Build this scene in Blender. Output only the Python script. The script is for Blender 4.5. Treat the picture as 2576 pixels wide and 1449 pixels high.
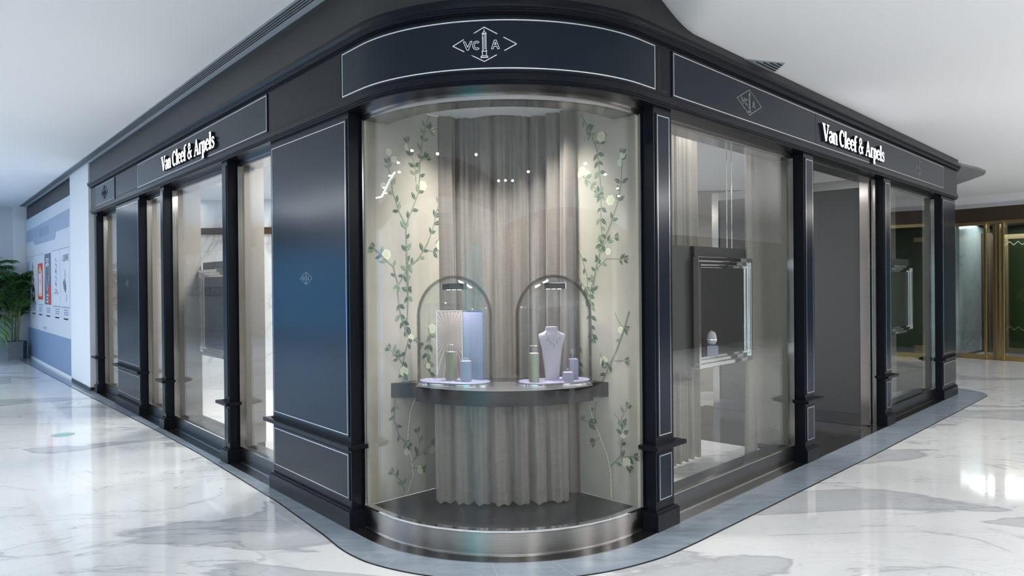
import bpy, bmesh, math, random
from mathutils import Vector, Matrix
random.seed(7)
for o in list(bpy.data.objects): bpy.data.objects.remove(o)
SC=bpy.context.scene; COL=SC.collection
# ------------------------------------------------------------ camera
H=1.6; F=1835.3; PI_=math.pi
pitch,roll=.004572,-.0089465
f=Vector((0,math.cos(pitch),-math.sin(pitch))); r=Vector((1,0,0)); u=r.cross(f)
r2=math.cos(roll)*r+math.sin(roll)*u; u2=-math.sin(roll)*r+math.cos(roll)*u
cd=bpy.data.cameras.new('camera'); cam=bpy.data.objects.new('camera',cd); COL.objects.link(cam)
cd.sensor_width=36; cd.lens=F/2576*36; cd.clip_start=.05; cd.clip_end=200
M=Matrix((( r2.x,u2.x,-f.x,0),(r2.y,u2.y,-f.y,0),(r2.z,u2.z,-f.z,H),(0,0,0,1)))
cam.matrix_world=M; SC.camera=cam
# ------------------------------------------------------------ world, exposure
w=bpy.data.worlds.new('world'); SC.world=w; w.use_nodes=True
w.node_tree.nodes['Background'].inputs[0].default_value=(.80,.88,1,1)
w.node_tree.nodes['Background'].inputs[1].default_value=.55
SC.view_settings.view_transform='Standard'; SC.view_settings.look='None'
SC.view_settings.gamma=1; SC.view_settings.use_curve_mapping=False
SC.view_settings.exposure=0.25
cy=SC.cycles
cy.use_denoising=True; cy.max_bounces=7; cy.diffuse_bounces=4; cy.glossy_bounces=4
cy.transmission_bounces=4; cy.transparent_max_bounces=16; cy.sample_clamp_indirect=4; cy.caustics_reflective=False; cy.caustics_refractive=False
# ------------------------------------------------------------ building frame
TLA,TRA=.69300461,.76113304
def V2(x,y): return Vector((x,y))
dl=V2(-math.sin(TLA),math.cos(TLA)); dr=V2(math.sin(TRA),math.cos(TRA))
nl=V2(-math.cos(TLA),-math.sin(TLA)); nr=V2(math.cos(TRA),-math.sin(TRA))
CO=V2(-.09795,3.58554)
bis=(dl+dr).normalized(); pb=V2(bis.y,-bis.x)
R0=1.165; HA=math.acos(dl.dot(dr))/2; TL=R0/math.tan(HA); PH=math.pi/2-HA; A0=R0*PH
KC=CO+bis*(R0/math.sin(HA))
SE=9.2; RE=.35; QE=A0+SE-TL
def L(s,o=0): return CO+dl*s+nl*o
def Rr(s,o=0): return CO+dr*s+nr*o
def U(a,b): return CO+pb*a+bis*b
def qL(s): return -(A0+s-TL)
def qR(s): return A0+s-TL
def path(q,o=0):
    if q<-A0: return L(TL-q-A0,o)
    if q<=A0:
        t=q/R0; n=-bis*math.cos(t)+pb*math.sin(t); return KC+n*(R0+o)
    if q<=QE: return Rr(TL+q-A0,o)
    E=Rr(SE,-RE); t=(q-QE)/RE
    if t<=math.pi/2:
        n=nr*math.cos(t)+dr*math.sin(t); return E+n*(RE+o)
    return E+dr*(RE+o)-nr*(q-QE-RE*math.pi/2)
def stations(q0,q1,step=.05):
    out=[q0]
    cuts=[-A0,A0,QE,QE+RE*math.pi/2]
    for a,b,st in ((-A0,A0,step),(QE,QE+RE*math.pi/2,.03)):
        lo,hi=max(q0,a),min(q1,b)
        if hi>lo:
            n=max(1,int((hi-lo)/st)); out+=[lo+(hi-lo)*i/n for i in range(n+1)]
    out+=[c for c in cuts if q0<c<q1]+[q1]
    out=sorted(set(round(x,5) for x in out)); return out
# lamps of the mall: unseen downlights and line lights, outside the picture
def area(name,loc,size,power,color,target=None,shape='RECTANGLE',rotz=0):
    ld=bpy.data.lights.new(name,'AREA'); ld.shape=shape; ld.size=size[0]; ld.size_y=size[1]; ld.energy=power; ld.color=color
    o=bpy.data.objects.new(name,ld); COL.objects.link(o); o.location=loc; o.rotation_euler=(0,0,rotz)
    if target is not None: o.rotation_euler=(Vector(target)-Vector(loc)).to_track_quat('-Z','Y').to_euler()
    return o
def downlights(fn,ss,o_,z,pw,col):
    for s_ in ss:
        P=fn(s_,o_); area('ceiling_downlight',(P.x,P.y,z),(.22,.22),pw,col,shape='DISK')
P=L(11,5.6); area('linear_light',(P.x,P.y,3.52),(9,.12),120,(.89,.945,1),rotz=math.atan2(dl.y,dl.x))
downlights(L,(-2.5,3.5,5.5,7.5,9.5,12,14.5),5.3,3.53,40,(.89,.945,1)); downlights(L,(14,16.5),2.0,3.53,10,(.89,.945,1)); downlights(L,(1,6,10),6.1,3.53,34,(.86,.93,1))
downlights(Rr,(-2.5,2.6,5,7.5,10),5.3,3.27,112,(1,.985,.96)); downlights(Rr,(8.5,),5.9,3.27,60,(1,.985,.96))
downlights(lambda a,b:V2(a,b),(-.7,0,.7),-3.0,3.26,48,(.96,.975,1))
P=Rr(14.5,3.0); area('linear_light',(P.x,P.y,3.1),(4,.5),190,(1,.96,.90),rotz=math.atan2(dr.y,dr.x))  # added lamp, brightens the brass doors at the far right
# ------------------------------------------------------------ materials
def mat(name,base=(.5,.5,.5),rough=.5,metal=0,spec=.5,emit=None,es=0,coat=0,sheen=0,aniso=0):
    m=bpy.data.materials.new(name); m.use_nodes=True; b=m.node_tree.nodes['Principled BSDF']
    b.inputs['Base Color'].default_value=(*base,1); b.inputs['Roughness'].default_value=rough
    b.inputs['Metallic'].default_value=metal; b.inputs['Specular IOR Level'].default_value=spec
    b.inputs['Coat Weight'].default_value=coat; b.inputs['Sheen Weight'].default_value=sheen
    b.inputs['Anisotropic'].default_value=aniso
    if emit: b.inputs['Emission Color'].default_value=(*emit,1); b.inputs['Emission Strength'].default_value=es
    return m
class NT:
    def __init__(s,m): s.t=m.node_tree; s.b=s.t.nodes['Principled BSDF']
    def n(s,typ,**k):
        x=s.t.nodes.new(typ)
        for a,b in k.items():
            if a.startswith('i_'):
                x.inputs[a[2:].replace('_',' ')].default_value=b
            else: setattr(x,a,b)
        return x
    def l(s,a,b): s.t.links.new(a,b)
    def coord(s,scale=(1,1,1),rot=(0,0,0),kind='Object'):
        tc=s.n('ShaderNodeTexCoord'); mp=s.n('ShaderNodeMapping'); mp.inputs['Scale'].default_value=scale; mp.inputs['Rotation'].default_value=rot
        s.l(tc.outputs[kind],mp.inputs[0]); return mp.outputs[0]
    def ramp(s,src,stops):
        r=s.n('ShaderNodeValToRGB'); e=r.color_ramp.elements
        while len(e)>1: e.remove(e[-1])
        e[0].position=stops[0][0]; c=stops[0][1]; e[0].color=(*c,1) if hasattr(c,'__len__') else (c,c,c,1)
        for p,c in stops[1:]:
            x=e.new(p); x.color=(*c,1) if hasattr(c,'__len__') else (c,c,c,1)
        s.l(src,r.inputs[0]); return r.outputs[0]
    def noise(s,vec,scale,detail=4,rough=.5,dist=0):
        x=s.n('ShaderNodeTexNoise'); x.inputs['Scale'].default_value=scale; x.inputs['Detail'].default_value=detail
        x.inputs['Roughness'].default_value=rough; x.inputs['Distortion'].default_value=dist; s.l(vec,x.inputs['Vector']); return x.outputs['Fac']
    def mix(s,fac,a,b,blend='MIX'):
        x=s.n('ShaderNodeMix',data_type='RGBA',blend_type=blend)
        for i,v in ((0,fac),(6,a),(7,b)):
            if hasattr(v,'is_linked') or hasattr(v,'links'): s.l(v,x.inputs[i])
            else: x.inputs[i].default_value=v if i==0 else (*v,1)
        return x.outputs[2]
    def math(s,op,a,b=0):
        x=s.n('ShaderNodeMath',operation=op)
        for i,v in ((0,a),(1,b)):
            if hasattr(v,'links'): s.l(v,x.inputs[i])
            else: x.inputs[i].default_value=v
        return x.outputs[0]
def ridge(N,fac,wid):   # thin line where the noise crosses one half
    d=N.math('ABSOLUTE',N.math('SUBTRACT',fac,.5)); return N.ramp(d,[(0,1.0),(wid,0.0)])
def marble(name,base,vein,patch,rot=0,stretch=1,rough=.07,tile=None,patchlev=.56):
    m=mat(name,base,rough,0,.5); N=NT(m)
    v=N.coord((1,stretch,1),(0,0,rot))
    n1=N.noise(v,.42,6,.55,1.1); n2=N.noise(v,1.15,7,.6,.9); n3=N.noise(v,.33,5,.45,.5); n4=N.noise(v,9,4,.6,0)
    c=base
    pm=N.ramp(n3,[(patchlev,0.0),(patchlev+.018,1.0),(patchlev+.10,.75),(patchlev+.16,0.0)])
    pm2=N.math('MULTIPLY',pm,N.math('ADD',N.math('MULTIPLY',n4,.5),.6))
    c=N.mix(pm2,base,patch)
    e=N.ramp(n3,[(patchlev-.004,0.0),(patchlev+.004,.55),(patchlev+.016,0.0)])
    c=N.mix(e,c,vein)
    r1=ridge(N,n1,.007); brk=N.ramp(n2,[(.42,0.0),(.55,1.0)])
    c=N.mix(N.math('MULTIPLY',N.math('MULTIPLY',r1,brk),.55),c,vein)
    r2_=ridge(N,n2,.006); c=N.mix(N.math('MULTIPLY',r2_,.22),c,vein)
    soft=ridge(N,n1,.035); c=N.mix(N.math('MULTIPLY',N.math('MULTIPLY',soft,brk),.16),c,patch)
    if tile:
        b=N.n('ShaderNodeTexBrick'); b.offset=0; b.inputs['Color1'].default_value=(0,0,0,1); b.inputs['Color2'].default_value=(0,0,0,1); b.inputs['Mortar'].default_value=(1,1,1,1)
        b.inputs['Scale'].default_value=1; b.inputs['Mortar Size'].default_value=.0022; b.inputs['Mortar Smooth'].default_value=0
        b.inputs['Brick Width'].default_value=tile[0]; b.inputs['Row Height'].default_value=tile[1]
        N.l(N.coord((1,1,1),(0,0,tile[2])),b.inputs['Vector'])
        c=N.mix(N.math('MULTIPLY',b.outputs['Color'],.22),c,(.25,.26,.28))
    N.l(c,N.b.inputs['Base Color']); return m
M_floor=marble('white_marble',(.75,.76,.77),(.20,.22,.26),(.50,.52,.54),rot=.35,stretch=2.3,rough=.06,tile=(2.4,1.2,TLA),patchlev=.575)
M_floor_in=marble('shop_floor_marble',(.66,.66,.67),(.2,.2,.22),(.45,.45,.47),rot=.2,stretch=3,rough=.1)
M_wallmarb=marble('wall_marble',(.70,.71,.72),(.25,.25,.27),(.42,.43,.45),rot=.4,rough=.2)
M_blue_marb=marble('bluish_marble',(.42,.50,.50),(.10,.14,.15),(.22,.27,.28),rot=1.2,stretch=.6,rough=.2,patchlev=.5)
def stone(name,a,b,rough,sc=(2,30,2),rot=0,vein=None):
    m=mat(name,a,rough); N=NT(m); v=N.coord(sc,(0,0,rot)); n=N.noise(v,1,6,.6,.6)
    n2=N.noise(N.coord((1,1,1)),1.6,6,.6,1.2)
    c=N.mix(N.ramp(n,[(.35,0.0),(.65,1.0)]),a,b); c=N.mix(N.ramp(n2,[(.35,0.0),(.7,.6)]),c,b)
    if vein: c=N.mix(N.math('MULTIPLY',ridge(N,n2,.004),.3),c,vein)
    N.l(c,N.b.inputs['Base Color']); return m
M_grey=stone('blue_grey_stone',(.20,.245,.30),(.29,.34,.40),.16,sc=(3,14,1),rot=.5,vein=(.45,.5,.55))
M_gran=stone('black_granite',(.007,.007,.008),(.018,.017,.016),.14,sc=(40,40,40))
M_slab=stone('dark_bay_floor_stone',(.016,.018,.020),(.030,.032,.035),.3,sc=(3,3,3))
def lacquer(name,base,rough,metal=0,spec=.6): return mat(name,base,rough,metal,spec)
M_lac=lacquer('dark_blue_black_lacquer',(.0068,.0086,.0130),.27,0,.14)
M_lac2=lacquer('dark_panel_lacquer',(.0085,.0150,.026),.20,0,.18)
M_lacsh=mat('black_line_and_shadow',(.002,.002,.002),.6)  # black for joint and emblem lines and the painted frieze shade lines
M_charc=mat('charcoal_fascia_board',(.020,.020,.021),.45)
M_inlay=mat('polished_inlay_metal',(.86,.87,.88),.22,1,.5)
M_dimmetal=mat('dark_etched_metal',(.40,.41,.42),.35,1)
def brushed(name,base,rough):
    m=mat(name,base,rough,1,.5,aniso=.4); N=NT(m); n=N.noise(N.coord((.6,.6,260)),4,3,.6)
    N.l(N.ramp(n,[(.3,tuple(x*.85 for x in base)),(.7,tuple(min(1,x*1.12) for x in base))]),N.b.inputs['Base Color']); return m
M_steel=brushed('brushed_dark_steel',(.36,.35,.34),.17)
M_steel2=brushed('brushed_gunmetal',(.20,.205,.205),.26)
M_steelb=brushed('curved_brushed_steel',(.42,.405,.39),.34)
N=NT(M_steelb); tg=N.n('ShaderNodeTangent',direction_type='RADIAL',axis='Z'); N.l(tg.outputs[0],N.b.inputs['Tangent']); N.b.inputs['Anisotropic'].default_value=.93; N.b.inputs['Anisotropic Rotation'].default_value=.25
M_chrome=mat('polished_chrome',(.85,.86,.88),.06,1)
M_white=mat('white_painted_plaster',(.68,.71,.73),.6)
M_ceil=mat('white_ceiling_plaster',(.86,.87,.88),.75)
M_trim=mat('pale_grey_trim',(.34,.40,.45),.45)
M_slat=mat('grey_vent_slat',(.30,.34,.38),.5)
M_greyw=mat('light_grey_wall_paint',(.55,.58,.61),.6)
M_beige=mat('beige_wall_fabric',(.36,.33,.30),.8); 
N=NT(M_beige); n=N.noise(N.coord((1,1,120)),3,2,.5); N.l(N.ramp(n,[(.3,(.35,.325,.295)),(.7,(.38,.35,.32))]),N.b.inputs['Base Color'])
M_dgrey=mat('dark_grey_panel',(.045,.046,.048),.5)
M_mgrey=mat('mid_grey_panel',(.06,.062,.065),.42)
M_brown=mat('dark_brown_fascia',(.06,.040,.026),.4)
M_brass=brushed('brushed_brass',(.60,.43,.20),.32)
M_brassd=brushed('aged_brass',(.34,.26,.15),.4)
M_dark=mat('dark_void_panel',(.006,.007,.008),.5)
M_green=mat('dark_green_wall_covering',(.035,.06,.02),.4)
def glassmat(name,tint=(1,1,1),edge=None,f0=.04):
    m=bpy.data.materials.new(name); m.use_nodes=True; t=m.node_tree; t.nodes.clear()
    out=t.nodes.new('ShaderNodeOutputMaterial'); mx=t.nodes.new('ShaderNodeMixShader'); tr=t.nodes.new('ShaderNodeBsdfTransparent'); gl=t.nodes.new('ShaderNodeBsdfGlossy')
    gl.inputs['Roughness'].default_value=0; lw=t.nodes.new('ShaderNodeLayerWeight'); lw.inputs[0].default_value=.5
    pw=t.nodes.new('ShaderNodeMath'); pw.operation='POWER'; pw.inputs[1].default_value=5; t.links.new(lw.outputs['Facing'],pw.inputs[0])
    mp=t.nodes.new('ShaderNodeMath'); mp.operation='MULTIPLY_ADD'; mp.inputs[1].default_value=1-f0; mp.inputs[2].default_value=f0; mp.use_clamp=True
    t.links.new(pw.outputs[0],mp.inputs[0]); t.links.new(mp.outputs[0],mx.inputs[0]); t.links.new(tr.outputs[0],mx.inputs[1]); t.links.new(gl.outputs[0],mx.inputs[2]); t.links.new(mx.outputs[0],out.inputs[0])
    tr.inputs[0].default_value=(*tint,1)
    if edge:
        rp=t.nodes.new('ShaderNodeValToRGB')
        rp.color_ramp.elements[0].position=.5; rp.color_ramp.elements[0].color=(*tint,1); rp.color_ramp.elements[1].position=.9; rp.color_ramp.elements[1].color=(*edge,1)
        t.links.new(lw.outputs['Facing'],rp.inputs[0]); t.links.new(rp.outputs[0],tr.inputs[0])
    return m
M_glass=glassmat('shop_window_glass',(.95,.97,.965),None,.065)
M_bayglass=glassmat('curved_window_glass',(.98,.98,.975),None,.03)
M_dome=glassmat('bell_jar_glass',(.97,.98,.985),(.30,.33,.38),.03)
M_wallp=mat('silver_green_wallpaper',(.49,.45,.385),.45,0,.5)
N=NT(M_wallp); n=N.noise(N.coord((2.5,2.5,2.5)),1,5,.6,.5); N.l(N.ramp(n,[(.3,(.385,.372,.318)),(.7,(.475,.455,.392))]),N.b.inputs['Base Color'])
M_leafd=mat('painted_leaf_dark',(.055,.10,.075),.6); M_leafl=mat('painted_leaf_mid',(.16,.24,.17),.6); M_stem=mat('painted_stem',(.20,.235,.18),.6); M_flow=mat('painted_blossom',(.66,.70,.50),.6)
M_stemd=mat('painted_trunk',(.27,.30,.24),.6)
def satin(name,a,b,rough=.38):
    m=mat(name,a,rough,0,.5,sheen=.4); N=NT(m); n=N.noise(N.coord((8,8,60)),2,5,.7); N.l(N.ramp(n,[(.3,a),(.7,b)]),N.b.inputs['Base Color']); return m
M_curt=satin('taupe_satin_curtain',(.165,.15,.138),(.205,.188,.172),.3)
M_curt2=satin('pale_sheer_curtain',(.27,.24,.215),(.34,.31,.28),.5)
M_slabtop=lacquer('dark_bronze_lacquer',(.012,.013,.016),.10,0,.2)
M_lilac=mat('lilac_leather',(.36,.355,.50),.5); M_lilacl=mat('pale_lilac_leather',(.62,.57,.66),.5)
M_khaki=mat('khaki_leather',(.36,.37,.27),.5); M_gold=mat('rose_gold',(.85,.62,.42),.2,1); M_silver=mat('white_gold',(.9,.9,.9),.12,1)
M_sign=mat('lit_white_sign_face',(1,1,1),.5,emit=(.93,.95,1),es=3.2); M_signs=mat('black_sign_side',(.01,.01,.014),.4)
M_led=mat('lit_led',(1,1,1),.5,emit=(1,.97,.92),es=12)
M_blue=mat('added_blue_glow',(.02,.05,.1),.4,emit=(.09,.33,.66),es=2.7)  # glow of the blue panel added opposite the left front
M_turq=mat('lit_turquoise_portal',(.1,.5,.55),.4,emit=(.10,.52,.62),es=.9)
M_tan=mat('tan_wood_wall',(.085,.062,.05),.5)
M_black=mat('matt_black',(.006,.006,.006),.5)
M_poster=mat('printed_hoarding_white',(.58,.61,.66),.45); M_pblue=mat('printed_hoarding_blue',(.20,.28,.42),.45); M_pblue2=mat('printed_hoarding_pale_blue',(.30,.36,.48),.45)
M_pgrey=mat('printed_grey',(.14,.15,.19),.5); M_pred=mat('printed_red',(.55,.07,.05),.5); M_pink=mat('printed_black',(.012,.014,.025),.5); M_plight=mat('printed_pale_panel',(.62,.65,.71),.45); M_psky=mat('printed_sky_blue',(.28,.46,.68),.5); M_pgold=mat('printed_gold',(.7,.5,.2),.5); M_pviolet=mat('printed_violet',(.26,.27,.38),.5)
M_planter=stone('grey_concrete_planter',(.13,.15,.17),(.19,.21,.23),.7,sc=(5,5,5))
M_frond=mat('palm_frond_green',(.014,.070,.012),.4); M_frond2=mat('palm_frond_light',(.07,.20,.03),.4); M_cane=mat('palm_cane',(.16,.22,.04),.5); M_caneb=mat('palm_cane_base',(.16,.13,.09),.7); M_soil=mat('planter_soil',(.02,.015,.01),.9)
M_grn=mat('glowing_decal_green',(.0,.3,.2),.4,emit=(.05,.6,.4),es=.5)  # green with a glow of its own, for the decal arrow
# ------------------------------------------------------------ mesh helpers
class MB:
    def __init__(s): s.v=[]; s.f=[]; s.m=[]; s.cur=0
    def add(s,vs,fs,mi=None):
        k=len(s.v); s.v+= [tuple(v) for v in vs]; mi=s.cur if mi is None else mi
        for f_ in fs: s.f.append(tuple(k+i for i in f_)); s.m.append(mi)
    def hexa(s,p,mi=None):   # 8 points: bottom ring 4, top ring 4
        s.add(p,[(3,2,1,0),(4,5,6,7),(0,1,5,4),(1,2,6,5),(2,3,7,6),(3,0,4,7)],mi)
    def box(s,x0,x1,y0,y1,z0,z1,mi=None):
        s.hexa([(x0,y0,z0),(x1,y0,z0),(x1,y1,z0),(x0,y1,z0),(x0,y0,z1),(x1,y0,z1),(x1,y1,z1),(x0,y1,z1)],mi)
    def prism(s,poly,z0,z1,mi=None):
        n=len(poly); vs=[(p[0],p[1],z0) for p in poly]+[(p[0],p[1],z1) for p in poly]
        s.add(vs,[tuple(range(n-1,-1,-1)),tuple(range(n,2*n))]+[(i,(i+1)%n,n+(i+1)%n,n+i) for i in range(n)],mi)
    def rings(s,rings,closed=True,cap=True,mi=None):
        n=len(rings[0]); vs=[p for r_ in rings for p in r_]; fs=[]
        for i in range(len(rings)-1):
            for j in range(n if closed else n-1):
                a=i*n+j; b=i*n+(j+1)%n; fs.append((a,b,b+n,a+n))
        if cap and closed: fs+= [tuple(range(n-1,-1,-1)),tuple(range((len(rings)-1)*n,len(rings)*n))]
        s.add(vs,fs,mi)
    def tube(s,pts,rad,n=8,mi=None):
        pts=[Vector(p) for p in pts]; rs=[]
        for i,p in enumerate(pts):
            d=(pts[min(i+1,len(pts)-1)]-pts[max(i-1,0)]).normalized(); a=d.orthogonal().normalized() if i==0 else (a-d*a.dot(d)).normalized(); b=d.cross(a)
            R_=rad[i] if hasattr(rad,'__len__') else rad
            rs.append([p+a*math.cos(2*PI_*k/n)*R_+b*math.sin(2*PI_*k/n)*R_ for k in range(n)])
        s.rings(rs,mi=mi)
    def lathe(s,prof,c=(0,0,0),n=24,sx=1,sy=1,mi=None):
        s.rings([[(c[0]+r_*sx*math.cos(2*PI_*k/n),c[1]+r_*sy*math.sin(2*PI_*k/n),c[2]+z) for k in range(n)] for r_,z in prof],mi=mi)
    def sphere(s,c,r_,n=10,mi=None):
        s.lathe([(max(1e-4,r_*math.sin(PI_*k/n)),-r_*math.cos(PI_*k/n)) for k in range(n+1)],c,n*2,mi=mi)
def build(name,mb,mats,parent=None,smooth=None,bevel=0,loc=None):
    me=bpy.data.meshes.new(name); me.from_pydata([tuple(v) for v in mb.v],[],mb.f)
    mats=mats if isinstance(mats,(list,tuple)) else [mats]
    for m in mats: me.materials.append(m)
    me.polygons.foreach_set('material_index',[min(i,len(mats)-1) for i in mb.m]); me.update()
    if True:
        bm=bmesh.new(); bm.from_mesh(me)
        if bevel: bmesh.ops.bevel(bm,geom=[e for e in bm.edges if e.is_manifold and e.calc_face_angle(0)>.5],offset=bevel,segments=2,affect='EDGES',profile=.6)
        bmesh.ops.recalc_face_normals(bm,faces=bm.faces); bm.to_mesh(me); bm.free()
    if smooth is not None:
        me.shade_smooth(); me.set_sharp_from_angle(angle=math.radians(smooth))
    o=bpy.data.objects.new(name,me); COL.objects.link(o)
    if parent: o.parent=parent
    if loc is not None: o.location=loc
    return o
def tag(o,label=None,cat=None,group=None,kind=None):
    for k,v in (('label',label),('category',cat),('group',group),('kind',kind)):
        if v: o[k]=v
    return o
def empty(name,loc=(0,0,0),rot=0,**k):
    o=bpy.data.objects.new(name,None); COL.objects.link(o); o.location=loc; o.rotation_euler=(0,0,rot); o.empty_display_size=.1; tag(o,**k); return o
def struct(name,mb,m,parent=None,**k):
    o=build(name,mb,m,parent,**k)
    if not parent: o['kind']='structure'
    return o
def copy_tree(o,parent=None):
    c=o.copy(); COL.objects.link(c)
    if parent: c.parent=parent
    for ch in [x for x in bpy.data.objects if x.parent==o]: copy_tree(ch,c)
    return c
def sweep(mb,q0,q1,prof,mi=None,step=.05):
    mb.rings([[(*path(q,o),z) for o,z in prof] for q in stations(q0,q1,step)],mi=mi)
def rect(o0,o1,z0,z1): return [(o0,z0),(o1,z0),(o1,z1),(o0,z1)]
def frameat(side,s,o=0,z=0,kw=None):
    """location and rotation so that local x runs along the shopfront, local y points outward"""
    P=L(s,o) if side=='L' else Rr(s,o); n=nl if side=='L' else nr
    return (P.x,P.y,z),math.atan2(n.y,n.x)-PI_/2
# in a side frame local x = (n rotated -90deg): L -> +s direction reversed sign table
def xs(side): # sign so that s increases with sign*x
    n=nl if side=='L' else nr; d=dl if side=='L' else dr; x=V2(n.y,-n.x); return 1 if x.dot(d)>0 else -1
def inlay(mb,x0,x1,z0,z1,w_,fn):
    """thin rectangular outline; fn(x,z,d) -> world/local point"""
    def bar(a,b,c,d_):
        if abs(b-a)>abs(d_-c): n=max(1,int(abs(b-a)/.06))
        else: n=1
        for i in range(n):
            p0=a+(b-a)*i/n; p1=a+(b-a)*(i+1)/n
            mb.hexa([fn(p0,c,0),fn(p1,c,0),fn(p1,c,1),fn(p0,c,1),fn(p0,d_,0),fn(p1,d_,0),fn(p1,d_,1),fn(p0,d_,1)])
    bar(x0,x1,z0,z0+w_); bar(x0,x1,z1-w_,z1); bar(x0,x0+w_,z0+w_,z1-w_); bar(x1-w_,x1,z0+w_,z1-w_)
def stroke(pts,w_):
    """quads along a 2d polyline with width(s)"""
    out=[]; n=len(pts)
    off=[]
    for i,p in enumerate(pts):
        a=Vector(pts[max(i-1,0)]); b=Vector(pts[min(i+1,n-1)]); d=(b-a).normalized(); W=w_[i] if hasattr(w_,'__len__') else w_
        nn=Vector((-d.y,d.x))*W/2; off.append((Vector(p)+nn,Vector(p)-nn))
    for i in range(n-1): out.append([off[i][0],off[i][1],off[i+1][1],off[i+1][0]])
    return out
def arc(cx,cy,rx,ry,a0,a1,n=12): return [(cx+rx*math.cos(math.radians(a0+(a1-a0)*i/n)),cy+ry*math.sin(math.radians(a0+(a1-a0)*i/n))) for i in range(n+1)]
# emblem: lozenge, letters V C A in outline and a twisted column
def emblem_quads(lw=.028):
    Q=[]
    def st(p,w_=None): Q.extend(stroke(p,w_ or lw))
    hx,hy=1.0,.53
    st([(-hx,0),(0,hy)]);st([(0,hy),(hx,0)]);st([(hx,0),(0,-hy)]);st([(0,-hy),(-hx,0)])
    t=lw*.75
    def poly(p): 
        for a,b in zip(p,p[1:]+p[:1]): st([a,b],t)
    poly([(-.66,.11),(-.60,.11),(-.52,-.07),(-.44,.11),(-.38,.11),(-.50,-.16),(-.54,-.16)])
    st(arc(-.24,-.025,.125,.135,50,310,10),t); st(arc(-.24,-.025,.07,.085,50,310,8),t)
    st([(-.16,.078),(-.195,.04)],t);st([(-.16,-.128),(-.195,-.09)],t)
    poly([(.22,-.15),(.31,.12),(.37,.12),(.47,-.15),(.41,-.15),(.385,-.07),(.30,-.07),(.28,-.15)])
    poly([(.315,-.02),(.37,-.02),(.342,.06)])
    st([(0,.47),(0,.40)],t);st([(-.05,.35),(0,.41)],t);st([(.05,.35),(0,.41)],t);st([(-.075,.33),(.075,.33)],t*1.6);st([(-.06,.30),(.06,.30)],t)
    st([(-.055,.29),(-.05,-.19)],t);st([(.055,.29),(.06,-.19)],t)
    for k in range(9):
        z=-.17+k*.048; st([(-.05,z),(.055,z+.06)],t*.8)
    st([(-.085,-.21),(.09,-.21)],t*1.5);st([(-.06,-.22),(-.06,-.34)],t);st([(.065,-.22),(.065,-.34)],t);st([(-.08,-.35),(.085,-.35)],t);st([(-.115,-.40),(.12,-.40)],t*1.6)
    st([(-.08,-.35),(-.115,-.40)],t);st([(.085,-.35),(.12,-.40)],t)
    return Q
EQ=emblem_quads()
def emblem(mb,w_,h,fn):
    for q in EQ:
        mb.hexa([fn(p.x*w_/2,p.y*h/1.06,0) for p in q]+[fn(p.x*w_/2,p.y*h/1.06,1) for p in q])
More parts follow.
